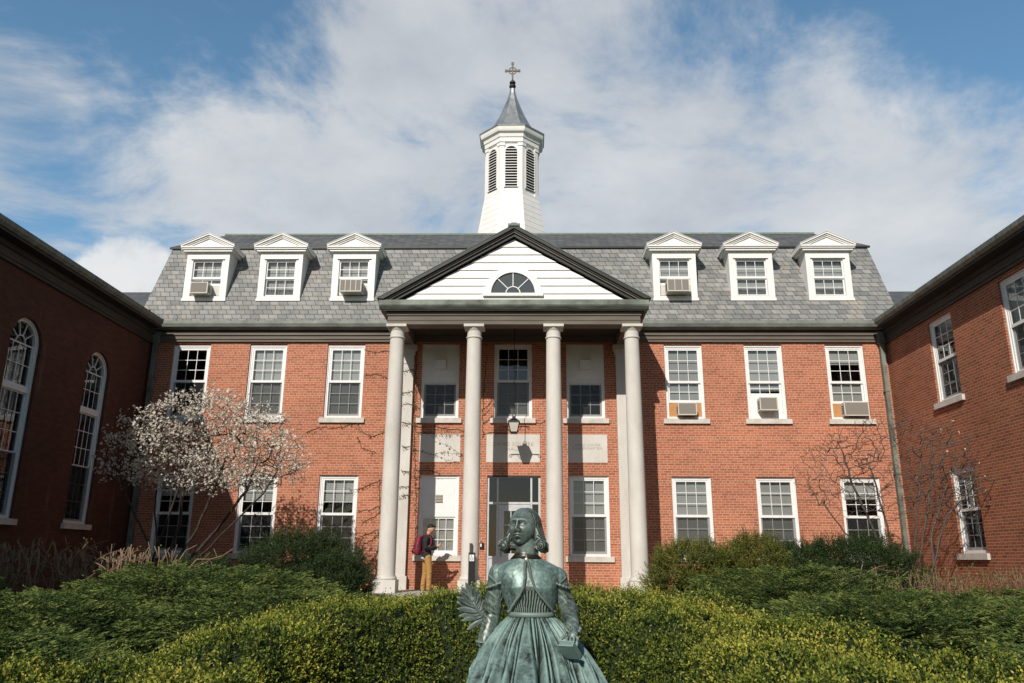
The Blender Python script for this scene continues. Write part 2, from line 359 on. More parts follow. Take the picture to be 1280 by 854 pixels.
# ------------------------------------------------------------------ window components (local: x width, -y outside, z up from window bottom)
cache = {}
def grid_sash(w, z0, z1, cols, rows, y0, y1, st=.05, mu=.017, bottom=.07, top=.05):
    b = MB(); x = w / 2
    b.box(-x, -x + st, y0, y1, z0, z1); b.box(x - st, x, y0, y1, z0, z1)
    b.box(-x + st, x - st, y0, y1, z0, z0 + bottom); b.box(-x + st, x - st, y0, y1, z1 - top, z1)
    gx0, gx1, gz0, gz1 = -x + st, x - st, z0 + bottom, z1 - top
    for i in range(1, cols):
        c = gx0 + (gx1 - gx0) * i / cols; b.box(c - mu / 2, c + mu / 2, y0 + .008, y1 - .012, gz0, gz1)
    for j in range(1, rows):
        c = gz0 + (gz1 - gz0) * j / rows; b.box(gx0, gx1, y0 + .009, y1 - .011, c - mu / 2, c + mu / 2)
    return b
def window(parent, cx, cz, w, h, face=(0, 22, 0), kind='hall', rows=(3, 3), cols=3, up_blind=0., lo_blind=0., screen=True, rec=.07,
           sill=True, panel=None, lift=0., ply=None, sill_over=.1, trim=.085, label=None):
    """cx along the wall, cz bottom of frame. lift raises the lower sash (air conditioner beneath)."""
    key = (kind, round(w, 3), round(h, 3), rows, cols, panel, trim, rec)
    b = MB(); x = w / 2; y0, y1 = rec, rec + .10
    b.box(-x, -x + trim, y0, y1, 0, h); b.box(x - trim, x, y0, y1, 0, h)
    b.box(-x + trim, x - trim, y0, y1, h - trim, h); b.box(-x + trim, x - trim, y0 - .02, y1, 0, trim * .8)
    b.box(-x - .002, -x + trim * .42, y0 - .022, y0, 0, h); b.box(x - trim * .42, x + .002, y0 - .022, y0, 0, h)
    b.box(-x + trim * .42, x - trim * .42, y0 - .022, y0, h - trim * .42, h)
    me = b.mesh('window', M['trimw'])
    if kind == 'main': loc, rot = (cx, face[1], cz), 0
    elif kind == 'left': loc, rot = (face[0], cx, cz), PI / 2
    elif kind == 'right': loc, rot = (face[0], cx, cz), -PI / 2
    f = put('window', me, parent, Vector(loc) - wloc(parent)); f.rotation_euler.z = rot
    if label: f['label'] = label
    iw = w - 2 * trim; zb = trim * .8; zt = h - trim; mid = zb + (zt - zb) * (rows[1] / (rows[0] + rows[1])) if panel is None else zb + (zt - zb) * .47
    lo0 = zb + lift; lo1 = mid + .02
    if panel is None:
        nl = max(1, rows[1] - (1 if lift > .1 else 0)) if lift <= .5 else 1
        put('upper_sash', grid_sash(iw, mid - .02, zt, cols, rows[0], y0 + .012, y0 + .045).mesh('upper_sash', M['trimw']), f)
        q = sheet(-iw / 2 + .03, iw / 2 - .03, y0 + .028, mid, zt - .03); put('pane', q.mesh('pane', M['glass']), f)
    put('lower_sash', grid_sash(iw, lo0, lo1, cols, (max(1, rows[1] - 1) if lift > .12 else rows[1]), y0 + .05, y0 + .085).mesh('lower_sash', M['trimw']), f)
    q = sheet(-iw / 2 + .03, iw / 2 - .03, y0 + .066, lo0 + .03, lo1 - .03); put('pane', q.mesh('pane', M['glass']), f)
    if screen and lift < .05:
        q = MB().add([(-iw / 2, y0 + .03, zb), (iw / 2, y0 + .03, zb), (iw / 2, y0 + .03, mid - .02), (-iw / 2, y0 + .03, mid - .02)], [(0, 1, 2, 3)])
        put('screen', q.mesh('screen', M['screen']), f)
    if panel is not None:
        q = MB().box(-iw / 2, iw / 2, y0 + .02, y0 + .04, mid + .02, zt)
        q.box(-iw / 2 + .05, -iw / 2 + .07, y0 + .012, y0 + .02, mid + .06, zt - .04); q.box(iw / 2 - .07, iw / 2 - .05, y0 + .012, y0 + .02, mid + .06, zt - .04)
        put('board_panel', q.mesh('board_panel', M['trimw']), f)
        if panel == 'hood':
            c = (mid + zt) / 2 + .03
            q = MB().prism_x([(y0 + .02, c + .18), (y0 - .20, c + .10), (y0 - .20, c - .14), (y0 + .02, c - .14)], -.16, .16)
            put('vent_hood', q.mesh('vent_hood', M['trimw']), f)
        else:
            c = (mid + zt) / 2 - .02; q = MB()
            for k in range(3): q.box(-.09, .09, y0 - .01 , y0 + .02, c - .10 + k * .075, c - .07 + k * .075)
            q.box(-.10, .10, y0 + .002, y0 + .019, c - .11, c + .1)
            put('vent', q.mesh('vent', M['carve']), f)
    for frac, za, zc in ((up_blind, mid, zt), (lo_blind, lo0, mid)):
        if frac > 0:
            q = MB().box(-iw / 2 - .02, iw / 2 + .02, y1 + .012, y1 + .018, zc - (zc - za) * frac, zc + .04)
            put('blind', q.mesh('blind', M['blind'] if frac != .99 else M['curtain']), f)
    if ply and lift > .05:
        q = MB().box(-iw / 2, iw / 2, y0 + .05, y0 + .07, zb, lo0); put('filler_board', q.mesh('filler_board', M[ply]), f)
    if sill:
        q = MB().box(-x - sill_over, x + sill_over, -.07, y1, -.14, -.002)
        s = put('sill', q.mesh('sill', M['sill']), f)
    return f

def wall_sheet(mb, u0, u1, z0, z1, ops, mapf, depth=.18):
    """rectangular wall with rectangular / arched openings; mapf(u, d, z) -> world, d inward"""
    us = sorted({u0, u1} | {q for o in ops for q in (o[0], o[1])}); zs = sorted({z0, z1} | {q for o in ops for q in (o[2], o[3])})
    def quad(a, b, c, d): mb.add([mapf(*a), mapf(*b), mapf(*c), mapf(*d)], [(0, 1, 2, 3)])
    for i in range(len(us) - 1):
        for j in range(len(zs) - 1):
            cu, cz = (us[i] + us[i + 1]) / 2, (zs[j] + zs[j + 1]) / 2
            if any(o[0] < cu < o[1] and o[2] < cz < o[3] for o in ops): continue
            quad((us[i], 0, zs[j]), (us[i + 1], 0, zs[j]), (us[i + 1], 0, zs[j + 1]), (us[i], 0, zs[j + 1]))
    for o in ops:
        a, b, c, d = o[:4]; arch = len(o) > 4
        r = (b - a) / 2; sp = d - r if arch else d
        quad((a, 0, c), (a, depth, c), (a, depth, sp), (a, 0, sp)); quad((b, 0, sp), (b, depth, sp), (b, depth, c), (b, 0, c))
        quad((a, 0, c), (b, 0, c), (b, depth, c), (a, depth, c))
        if not arch: quad((a, 0, d), (a, depth, d), (b, depth, d), (b, 0, d))
        else:
            m = (a + b) / 2; K = 20; P = [(m - r * math.cos(PI * k / K), sp + r * math.sin(PI * k / K)) for k in range(K + 1)]
            for (p, q), (s_, t) in zip(P, P[1:]):
                quad((p, 0, q), (s_, 0, t), (s_, 0, d), (p, 0, d)); quad((p, 0, q), (p, depth, q), (s_, depth, t), (s_, 0, t))

# ================================================================== SETTING
g = MB(); g.add([(-900, -900, 0), (900, -900, 0), (900, 900, 0), (-900, 900, 0)], [(0, 1, 2, 3)]); struct('lawn', g, M['grass'])
g = MB(); g.add([(-10.6, 2.2, .004), (10.6, 2.2, .004), (10.6, 21.95, .004), (-10.6, 21.95, .004)], [(0, 1, 2, 3)]); struct('planting_bed', g, M['mulch'])
g = MB(); g.box(-1.2, 1.2, 12.6, 17.6, .0, .10).box(-.95, 1.9, -8, 3.9, -.02, .012); struct('path', g, M['concrete'])

# ================================================================== MAIN HALL
D = 22.0
hall = empty('brick_hall', (0, D, 0), 'central red brick hall with white columned portico, slate roof, dormers and white cupola', 'building')
WX = [-9.45, -7.2, -4.915, 4.835, 7.125, 9.44]; UB, UT = 5.44, 7.585; UW = 1.09
LX = [-9.46, -7.14, -4.89, 4.875, 7.185, 9.48]; LB, LT = 1.70, 3.83
PX = [-2.15, -.055, 2.015]
ops = [(x - UW / 2, x + UW / 2, UB, UT + .03) for x in WX + PX] + [(x - UW / 2, x + UW / 2, LB, LT) for x in LX]
ops += [(-2.085 - .555, -2.085 + .555, 1.68, 3.845), (2.055 - .555, 2.055 + .555, 1.68, 3.845), (-.755, .725, .8, 3.84)]
def dedupe(ops): return ops
w = MB(); wall_sheet(w, -10.64, 10.64, 0, 8.0, ops, lambda u, d, z: (u, D + d, z))
w.add([(-10.64, D, 0), (-10.64, 31.5, 0), (-10.64, 31.5, 8.0), (-10.64, D, 8.0), (10.64, D, 0), (10.64, 31.5, 0), (10.64, 31.5, 8.0), (10.64, D, 8.0)],
      [(0, 1, 2, 3), (7, 6, 5, 4), (1, 5, 6, 2)])
part('wall', w, M['brick'], hall)
r_ = MB().box(-10.5, 10.5, 25.2, 25.3, .8, 11.6); r_.box(-10.5, 10.5, 22.2, 25.2, .5, .6); r_.box(-10.5, 10.5, 22.3, 25.2, 4.4, 4.6); r_.box(-10.5, 10.5, 22.2, 25.2, 8.05, 8.15); r_.box(-10.5, -10.45, 22.25, 25.2, .6, 8.05); r_.box(10.45, 10.5, 22.25, 25.2, .6, 8.05)
for x in (-8.3, -6.0, -3.4, -1.1, 1.0, 3.4, 6.0, 8.3): r_.box(x - .05, x + .05, 22.25, 25.2, .6, 8.05)
part('interior_wall', r_, M['room'], hall)

# upper windows
wspec = [dict(up_blind=.06, lo_blind=0), dict(up_blind=1, lo_blind=1), dict(up_blind=1, lo_blind=.99), dict(up_blind=.99, lo_blind=.99, lift=.42, ply='ply'),
         dict(up_blind=1, lo_blind=.6, lift=.62, ply='white'), dict(up_blind=.45, lo_blind=.99, lift=.40, ply='ply')]
for x, k in zip(WX, wspec): window(hall, x, UB, UW, UT - UB, (0, D, 0), 'main', **k)
lspec = [dict(up_blind=.5, lo_blind=0), dict(up_blind=.62), dict(up_blind=.62), dict(up_blind=.99, lo_blind=.99), dict(up_blind=.99, lo_blind=.99), dict(up_blind=.5, lo_blind=0)]
for x, k in zip(LX, lspec): window(hall, x, LB, UW, LT - LB, (0, D, 0), 'main', **k)
window(hall, PX[0], UB, UW, UT - UB + .03, (0, D, 0), 'main', panel='hood', up_blind=0, lo_blind=0, label='window with a boarded upper half and a square vent hood')
window(hall, PX[1], UB, UW, UT - UB + .03, (0, D, 0), 'main', up_blind=0, lo_blind=.99)
window(hall, PX[2], UB, UW, UT - UB + .03, (0, D, 0), 'main', panel='hood', up_blind=0, lo_blind=0, label='window with a boarded upper half and a square vent hood')
window(hall, -2.085, 1.68, 1.11, 2.165, (0, D, 0), 'main', panel='vent', cols=4, up_blind=0, lo_blind=.99, screen=False, label='window with a white boarded upper half and small vent')
window(hall, 2.055, 1.68, 1.11, 2.165, (0, D, 0), 'main', up_blind=.99, lo_blind=.99)

# stone name panels
def text_mesh(txt, size, depth, loc, parent, mat, name='lettering', spacing=1.15):
    cu = bpy.data.curves.new('t', 'FONT'); cu.body = txt; cu.size = size; cu.extrude = depth; cu.align_x = 'CENTER'; cu.space_character = spacing; cu.space_line = .95
    o = bpy.data.objects.new('t', cu); COL.objects.link(o)
    dg = bpy.context.evaluated_depsgraph_get(); dg.update()
    me = bpy.data.meshes.new_from_object(o.evaluated_get(dg)); me.materials.clear(); me.materials.append(mat); me.name = name
    bpy.data.objects.remove(o)
    o = put(name, me, parent, Vector(loc) - wloc(parent)); o.rotation_euler = (PI / 2, 0, 0); return o
for x0, x1, t in ((-2.67, -1.52, ''), (-.79, .71, 'DAVID SQUARE\nHALL'), (1.48, 2.59, 'ANNA LOUISA\nKINDERGARTEN')):
    p = part('stone_panel', MB().box(x0, x1, 21.985, 22.05, 4.20, 4.985), M['stone'], hall)
    if t: text_mesh(t, .145 if x0 < 0 else .10, .0015, ((x0 + x1) / 2, 21.984, 4.66), p, M['carve'])

# frieze, gutter along the main facade (interrupted by nothing: portico butts in front)
for x0, x1 in ((-10.62, -3.36), (3.36, 10.62)):
    f = MB().box(x0, x1, 21.93, 22.0, 7.67, 7.96)
    f.box(x0, x1, 21.90, 21.93, 7.74, 7.765).box(x0, x1, 21.89, 21.93, 7.86, 7.96)
    part('frieze', f, M['frieze'], hall)
    f = MB().prism_x([(22.0, 7.962), (21.86, 7.975), (21.86, 8.05), (22.0, 8.09)], x0, x1)
    part('soffit', f, M['dark'], hall)
part('frieze', MB().box(-3.36, 3.36, 21.95, 22.0, 7.67, 7.99), M['frieze'], hall)
for x0, x1 in ((-11.0, -3.5), (3.5, 11.0)):
    f = MB().prism_x([(21.86, 8.0), (21.78, 8.01), (21.70, 8.06), (21.66, 8.15), (21.66, 8.235), (21.69, 8.25), (21.86, 8.25)], x0, x1)
    for k in range(int((x1 - x0) / .8)): f.box(x0 + .3 + k * .8, x0 + .33 + k * .8, 21.65, 21.80, 8.245, 8.27)
    part('gutter', f, M['gutter'], hall)

# roof
YE, ZE, YB, ZB, YR, ZR = 21.74, 8.26, 22.9, 10.99, 24.05, 11.92; XE, XB, XR = 11.05, 10.85, 9.72
BK = 31.6
def rr(x, y, z): return (x, y, z)
def mirrored(y): return 53.1 - y
rf = MB()
A = [(-XE, YE, ZE), (XE, YE, ZE), (XE, mirrored(YE), ZE), (-XE, mirrored(YE), ZE)]
B = [(-XB, YB, ZB), (XB, YB, ZB), (XB, mirrored(YB), ZB), (-XB, mirrored(YB), ZB)]
nseg = 24
for i in range(4):
    a, a2, b, b2 = A[i], A[(i + 1) % 4], B[i], B[(i + 1) % 4]; rf.add([a, a2, b2, b], [(0, 1, 2, 3)])
part('roof', rf, M['slate'], hall)
C = [(-XR, YR, ZR), (XR, YR, ZR), (XR, mirrored(YR), ZR), (-XR, mirrored(YR), ZR)]
rf = MB(); B2 = [(x * 1.006, y - .06 if y < 26 else y + .06, z + .02) for x, y, z in B]
for i in range(4): rf.add([B2[i], B2[(i + 1) % 4], C[(i + 1) % 4], C[i]], [(0, 1, 2, 3)])
rf.add(C, [(0, 1, 2, 3)])
part('upper_roof', rf, M['slate_top'], hall)
f = MB().box(-XB - .07, XB + .07, YB - .075, YB - .02, ZB - .04, ZB + .015); part('flashing', f, M['dark'], hall)
f = MB().box(-XR, XR, YR - .03, YR + .03, ZR - .01, ZR + .05); part('ridge_cap', f, M['verdi'], hall)

# dormers
def dormer_meshes():
    hw = .645; z0, z1 = 9.0, 10.53; zc = 10.64; yf = 0.0
    def yr(z): return (21.74 + (z - 8.26) / 2.353) - 22.03 + .03
    body = MB(); ww, wb, wt = .45, z0 + .06, 10.25
    wall_sheet(body, -hw, hw, z0, z1, [(-ww, ww, wb, wt)], lambda u, d, z: (u, yf + d, z), .14)
    for s in (-1, 1):
        body.add([(s * hw, yf, z0), (s * hw, yr(z0), z0), (s * hw, yr(z1), z1), (s * hw, yf, z1)], [(0, 1, 2, 3) if s < 0 else (3, 2, 1, 0)])
        body.box(-ww - .06, ww + .06, -.04, -.001, wt + .02, wt + .05).box(-hw - .02, hw + .02, -.03, .02, z0 - .05, z0 + .03)
    body.add([(-hw, yf + .01, z1), (hw, yf + .01, z1), (hw, yr(z1) + .4, z1), (-hw, yr(z1) + .4, z1)], [(0, 1, 2, 3)])
    ped = MB(); H = .80
    # horizontal cornice with returns
    ped.box(-H + .06, H - .06, -.10, yr(zc), z1 - .03, z1 + .03).box(-H + .02, H - .02, -.14, yr(zc), z1 + .03, z1 + .075).box(-H, H, -.17, yr(zc) + .05, z1 + .075, z1 + .115)
    ap = 11.03
    # tympanum
    ped.prism([(-H + .08, z1 + .115), (H - .08, z1 + .115), (0, ap - .07)], -.06, .3)
    for s in (-1, 1):
        for (o, t, yy) in ((.0, .055, -.17), (.055, .045, -.13), (.10, .04, -.10)):
            a = (s * (H + .02), z1 + .125 + .045 - o * 1.05); b = (0, ap + .045 - o * 1.05)
            pts = [a, b, (b[0], b[1] - t), (a[0], a[1] - t)]
            if s < 0: pts = pts[::-1]
            ped.prism(pts, yy, 1.05)
    roof = MB()
    for s in (-1, 1):
        roof.add([(s * (H + .03), -.19, z1 + .176), (0, -.19, ap + .056), (0, 1.1, ap + .056), (s * (H + .03), 1.1, z1 + .176),
                  (s * (H + .03), -.19, z1 + .164), (0, -.19, ap + .044), (0, 1.1, ap + .044), (s * (H + .03), 1.1, z1 + .164)],
                 [(0, 1, 2, 3), (7, 6, 5, 4), (0, 4, 5, 1), (0, 3, 7, 4)])
    sash = grid_sash(.9, wb + .0 + .6, wt, 3, 2, .05, .08, .04, .018); lows = grid_sash(.9, wb + .04, wb + .62, 3, 2, .085, .115, .04, .018)
    lows.box(-.45, .45, .0, .12, wb, wb + .045)
    return body, ped, roof, sash, lows, (ww, wb, wt)
bd, pd, rfm, s1, s2, (ww, wb, wt) = dormer_meshes()
meshes = [('pediment', pd.mesh('pediment', M['white'])), ('dormer_roof', rfm.mesh('dormer_roof', M['white'])), ('upper_sash', s1.mesh('upper_sash', M['trimw'])),
          ('lower_sash', s2.mesh('lower_sash', M['trimw'])), ('pane', sheet(-.42, .42, .064, wb + .62, wt - .03).mesh('pane', M['glass'])),
          ('pane', sheet(-.42, .42, .1, wb + .06, wb + .6).mesh('pane', M['glass'])),
          ('curtain', MB().box(-.46, .46, .18, .19, wb, wt).mesh('curtain', M['blind']))]
low_ac = grid_sash(.9, wb + .40, wb + .62, 3, 1, .085, .115, .03, .018).box(-.45, .45, 0, .12, wb, wb + .045).mesh('lower_sash', M['trimw'])
bodym = bd.mesh('dormer', M['white'])
DX = [-9.3, -7.065, -4.855, 4.72, 6.985, 9.255]
for i, x in enumerate(DX):
    d = put('dormer', bodym, hall, Vector((x, 22.03, 0)) - wloc(hall))
    for j, (n, me) in enumerate(meshes):
        if i in (0, 2, 3):
            if n == 'lower_sash': me = low_ac
            if n == 'pane' and j == 5: me = sheet(-.42, .42, .1, wb + .42, wb + .6).mesh('pane', M['glass'])
        put(n, me, d)
    if i in (0, 2, 3): put('filler_board', MB().box(-.45, .45, .09, .11, wb + .045, wb + .40).mesh('filler_board', M['ac']), d)

# air conditioners (each a thing resting in its window)
def air_conditioner(x, y, z, w_, h_, d_, label, side=True, grille=3):
    t = empty('air_conditioner', (x, y, z), label, 'air conditioner', 'air conditioners in the windows')
    c = MB().box(x - w_ / 2, x + w_ / 2, y - d_ + .012, y + .2, z, z + h_)
    c.box(x - w_ / 2 - .008, x + w_ / 2 + .008, y - d_, y - d_ + .03, z - .008, z + .02); c.box(x - w_ / 2 - .008, x + w_ / 2 + .008, y - d_, y - d_ + .03, z + h_ - .02, z + h_ + .008)
    for s in (-1, 1): c.box(x + s * (w_ / 2) - .014, x + s * (w_ / 2) + .014, y - d_, y - d_ + .03, z + .02, z + h_ - .02)
    for k in range(1, grille): 
        q = x - w_ / 2 + w_ * k / grille; c.box(q - .010, q + .010, y - d_ - .002, y - d_ + .014, z + .02, z + h_ - .02)
    part('casing', c, M['ac'], t)
    g_ = MB().box(x - w_ / 2 + .015, x + w_ / 2 - .015, y - d_ + .004, y - d_ + .0115, z + .02, z + h_ - .02)
    part('grille', g_, M['acg'], t)
    s_ = MB()
    for s in (-1, 1):
        for k in range(5): s_.box(x + s * (w_ / 2 + .001) - .003, x + s * (w_ / 2 + .001) + .003, y - d_ + .06, y - .03, z + .06 + k * (h_ - .12) / 5, z + .06 + (k + .5) * (h_ - .12) / 5)
    part('side_louvre', s_, M['dark_in'], t)
air_conditioner(DX[0] - .06, 22.0, 9.11, .50, .34, .26, 'small beige air conditioner in the leftmost dormer window', grille=1)
air_conditioner(DX[2] + .02, 22.0, 9.13, .62, .37, .34, 'boxy air conditioner with three grille bays in the dormer just left of the pediment', grille=4)
air_conditioner(DX[3] + .02, 22.0, 9.13, .62, .37, .34, 'boxy air conditioner in the dormer just right of the pediment', grille=3)
air_conditioner(WX[3] + .0, 22.06, 5.52, .50, .34, .28, 'grey air conditioner between orange plywood boards in upper brick wall window', grille=1)
air_conditioner(WX[4] - .02, 22.06, 5.66, .47, .36, .28, 'air conditioner mounted in a white board in the middle right upper window', grille=1)
air_conditioner(WX[5] + .10, 22.06, 5.52, .66, .38, .24, 'wide worn air conditioner in upper window beside the right corner downspout', grille=1)

# portico: floor, columns, pilasters, entablature, pediment
fl = MB().box(-3.62, 3.62, 18.95, 21.98, 0, .80); part('porch_floor', fl, M['concrete'], hall)
st = MB()
for k in range(4): st.box(-1.5, 1.5, 18.95 - (k + 1) * .32, 18.95 - k * .32, 0, .80 - (k + 1) * .16)
part('steps', st, M['concrete'], hall)
YC = 20.0
CX = [-3.085, -1.04, 1.05, 3.11]
def column(parent, x):
    sh = MB(); r0, r1 = .218, .187; z0, z1 = 1.17, 7.28; pr = []
    for k in range(17):
        t = k / 16; pr.append((r0 - (r0 - r1) * (t ** 1.8), z0 + (z1 - z0) * t))
    pr = [(r0 + .02, z0 - .0), (r0 + .02, z0 + .03)] + [(a, b + .03) for a, b in pr[:1]] + pr[1:]
    sh.lathe(pr, (x, YC), 40); o = part('column', sh, M['stone'], parent, auto=40)
    c = MB().lathe([(r1 + .002, 7.20), (r1 + .025, 7.215), (r1 + .025, 7.245), (r1 + .002, 7.26), (r1 + .002, 7.40), (r1 + .02, 7.42), (r1 + .03, 7.45), (r1 + .05, 7.47), (r1 + .055, 7.49)], (x, YC), 40)
    c.box(x - .265, x + .265, YC - .265, YC + .265, 7.49, 7.56); part('capital', c, M['stone'], o, auto=40)
    b = MB().lathe([(.245, 1.10), (.262, 1.115), (.262, 1.15), (.238, 1.172)], (x, YC), 40); b.box(x - .27, x + .27, YC - .27, YC + .27, .80, 1.10)
    part('base_block', b, M['stone'], o, auto=40)
for x in CX: column(hall, x)
for x in (-3.10, 3.07):
    p = MB().box(x - .19, x + .19, 21.86, 22.01, 1.15, 7.28); p.box(x - .235, x + .235, 21.82, 22.01, .80, 1.15).box(x - .21, x + .21, 21.845, 22.01, 7.0, 7.04)
    p.box(x - .22, x + .22, 21.835, 22.01, 7.28, 7.4).box(x - .26, x + .26, 21.80, 22.01, 7.4, 7.56); part('pilaster', p, M['stone'], hall)
e = MB(); EX = 3.33; YF = 19.80
e.box(-EX, EX, YF, YF + .42, 7.56, 7.90)                      # front beam
for s in (-1, 1): e.box(s * EX - (.42 if s > 0 else 0), s * EX + (0 if s > 0 else .42), YF + .42, 21.9, 7.56, 7.90)
e.box(-EX - .015, EX + .015, YF - .015, YF, 7.66, 7.675).box(-EX - .03, EX + .03, YF - .03, YF, 7.80, 7.90)
part('entablature', e, M['frieze'], hall)
e = MB().box(-EX + .43, EX - .43, YF + .43, 21.93, 7.84, 7.90); part('porch_ceiling', e, M['ceil'], hall)
CW = 3.54
e = MB().box(-CW + .1, CW - .1, YF - .13, 21.9, 7.902, 7.95); part('soffit', e, M['dark'], hall)
e = MB().prism_x([(YF - .10, 7.921), (YF - .15, 7.93), (YF - .21, 7.99), (YF - .235, 8.03), (YF - .24, 8.15), (YF - .21, 8.178), (21.7, 8.178), (21.7, 7.951), (YF-.10, 7.951)], -CW, CW)
part('cornice', e, M['copper'], hall)
AP = 10.27
# tympanum of lapped boards
ty = MB(); zb0, zap = 8.18, 9.95; hw0 = 2.98; nb = 8; bh = .222
for k in range(nb):
    za, zc = zb0 + k * bh, min(zb0 + (k + 1) * bh, zap)
    if za >= zap: break
    def hwz(z): return hw0 * (zap - z) / (zap - zb0) + .02
    a, b = hwz(za), hwz(zc)
    ty.add([(-a, YF - .035, za), (a, YF - .035, za), (b, YF - .004, zc), (-b, YF - .004, zc), (-a, YF + .1, za), (a, YF + .1, za)], [(0, 1, 2, 3), (0, 4, 5, 1)])
part('tympanum', ty, M['white'], hall)
fan = MB(); fc = (-.02, 8.40)
K = 28
arc = lambda r, k: (fc[0] + r * math.cos(PI * k / K), fc[1] + r * math.sin(PI * k / K))
def arch_band(mb, r0, r1, y0, y1, c=fc, K=28):
    f = lambda r, k: (c[0] + r * math.cos(PI * k / K), c[1] + r * math.sin(PI * k / K))
    for k in range(K):
        mb.prism([f(r1, k), f(r1, k + 1), f(r0, k + 1), f(r0, k)], y0, y1)
arch_band(fan, .62, .76, YF - .055, YF + .05); arch_band(fan, .58, .62, YF - .085, YF + .02)
fan.box(fc[0] - .80, fc[0] + .80, YF - .10, YF + .05, 8.32, 8.40)
fw = part('fan_window', fan, M['white'], hall)
mu = MB(); arch_band(mu, .175, .20, YF - .06, YF - .045)
for a in (45, 90, 135):
    dx, dz = math.cos(R(a)), math.sin(R(a)); nx, nz = -dz * .011, dx * .011
    mu.prism([(fc[0] + dx * .2 - nx, fc[1] + dz * .2 - nz), (fc[0] + dx * .2 + nx, fc[1] + dz * .2 + nz), (fc[0] + dx * .58 + nx, fc[1] + dz * .58 + nz), (fc[0] + dx * .58 - nx, fc[1] + dz * .58 - nz)][::-1], YF - .06, YF - .045)
part('glazing_bar', mu, M['trimw'], fw)
gp = polysheet([arc(.585, k) for k in range(K + 1)], YF - .05)
part('pane', gp, M['glass'], fw)
part('fan_backing', MB().prism([arc(.60, k) for k in range(K + 1)][::-1], YF - .040, YF - .0365), plain('grey_backing', (.16, .175, .18), .6), fw)
# raking cornices and roof of the portico
rk = MB(); rk2 = MB(); crn = MB()
ang = math.atan2(AP - 8.18, CW + .03)
for s in (-1, 1):
    def band(o, t, y0, mb, y1=23.4, ext=0):
        a = (s * (CW + .04 + ext), 8.20 - o); b = (0, AP - o)
        pts = [a, b, (0, b[1] - t), (a[0] - s * t / math.tan(ang), a[1] if a[1] - t < 8.17 else a[1] - t)]
        pts = [a, b, (0, b[1] - t), (s * max(0, (CW + .04) - (t + o - .0) / math.tan(ang)), 8.182)] if o == 0 else [(s * ((CW + .04) - o / math.tan(ang)), 8.181), b, (0, b[1] - t), (s * ((CW + .04) - (o + t) / math.tan(ang)), 8.181)]
        if s < 0: pts = pts[::-1]
        mb.prism(pts, y0, y1)
    band(0, .085, YF - .27, crn); band(.085, .05, YF - .22, rk2, YF - .05); band(.135, .045, YF - .185, rk, YF - .05); band(.18, .09, YF - .13, rk2, YF + .02)
part('raking_cornice', crn, M['dark'], hall); part('raking_cornice', rk2, M['dark'], hall); part('raking_molding', rk, M['frieze'], hall)
pr = MB()
for s in (-1, 1):
    pts = [(s * (CW + .06), YF - .28, 8.20), (0, YF - .28, AP + .012), (0, 24.0, AP + .012), (s * (CW + .06), 23.0, 8.20)]
    pts += [(x, y, z + .012) for x, y, z in pts]
    pr.add(pts, [(0, 1, 2, 3), (4, 5, 6, 7), (0, 1, 5, 4)])
pr.box(-.16, .16, YF - .30, YF - .1, AP - .03, AP + .035).box(-.07, .07, YF - .30, 23, AP + .035, AP + .06)
part('portico_roof', pr, M['verdi'], hall)

# entrance
dw = MB(); y0, y1 = 22.05, 22.13; X0, X1, Z0, Z1 = -.755, .725, .80, 3.84
for a, b in ((X0, X0 + .06), (X1 - .06, X1), (-.485, -.435), (.445, .495)): dw.box(a, b, y0, y1, Z0, Z1)
for xa, xb in ((X0 + .06, -.485), (-.435, .445), (.495, X1 - .06)): dw.box(xa, xb, y0 + .003, y1, Z1 - .06, Z1); dw.box(xa, xb, y0 + .003, y1, 3.06, 3.12)
for xa, xb in ((X0 + .06, -.485), (.495, X1 - .06)): dw.box(xa, xb, y0 + .003, y1, 1.62, 1.68); dw.box(xa, xb, y0 + .02, y1 - .02, Z0, 1.62)
en = part('entrance_frame', dw, M['door'], hall)
gl = MB()
for xa, xb in ((X0 + .06, -.485), (-.435, .445), (.495, X1 - .06)): q = sheet(xa, xb, y0 + .04, 3.12, Z1 - .06); gl.add(q.v, q.f)
for xa, xb in ((X0 + .06, -.485), (.495, X1 - .06)): q = sheet(xa, xb, y0 + .04, 1.68, 3.06); gl.add(q.v, q.f)
part('pane', gl, M['glass'], en)
dl = MB(); a, b = -.43, .44
dl.box(a, a + .15, y0 + .01, y0 + .06, .82, 3.05).box(b - .15, b, y0 + .01, y0 + .06, .82, 3.05).box(a + .15, b - .15, y0 + .01, y0 + .06, 2.88, 3.05).box(a + .15, b - .15, y0 + .01, y0 + .06, .82, 1.75)
for k in (1, 2): q = a + .15 + (b - a - .3) * k / 3; dl.box(q - .012, q + .012, y0 + .015, y0 + .05, 1.75, 2.88)
for k in (1, 2): q = 1.75 + 1.13 * k / 3; dl.box(a + .15, b - .15, y0 + .016, y0 + .049, q - .012, q + .012)
do = part('door', dl, M['door'], hall)
part('pane', sheet(a + .15, b - .15, y0 + .03, 1.75, 2.88), M['glass'], do)
part('handle', MB().box(a + .045, a + .095, y0 - .005, y0 + .01, 1.66, 1.92).box(a + .06, a + .08, y0 - .06, y0 - .045, 1.68, 1.86).box(a + .06, a + .08, y0 - .05, y0, 1.68, 1.70).box(a + .06, a + .08, y0 - .05, y0, 1.84, 1.86), M['lead'], do)
part('lintel', MB().box(X0, X1, 22.0 + .01, 22.06, 3.80, 3.838), M['dark'], hall)

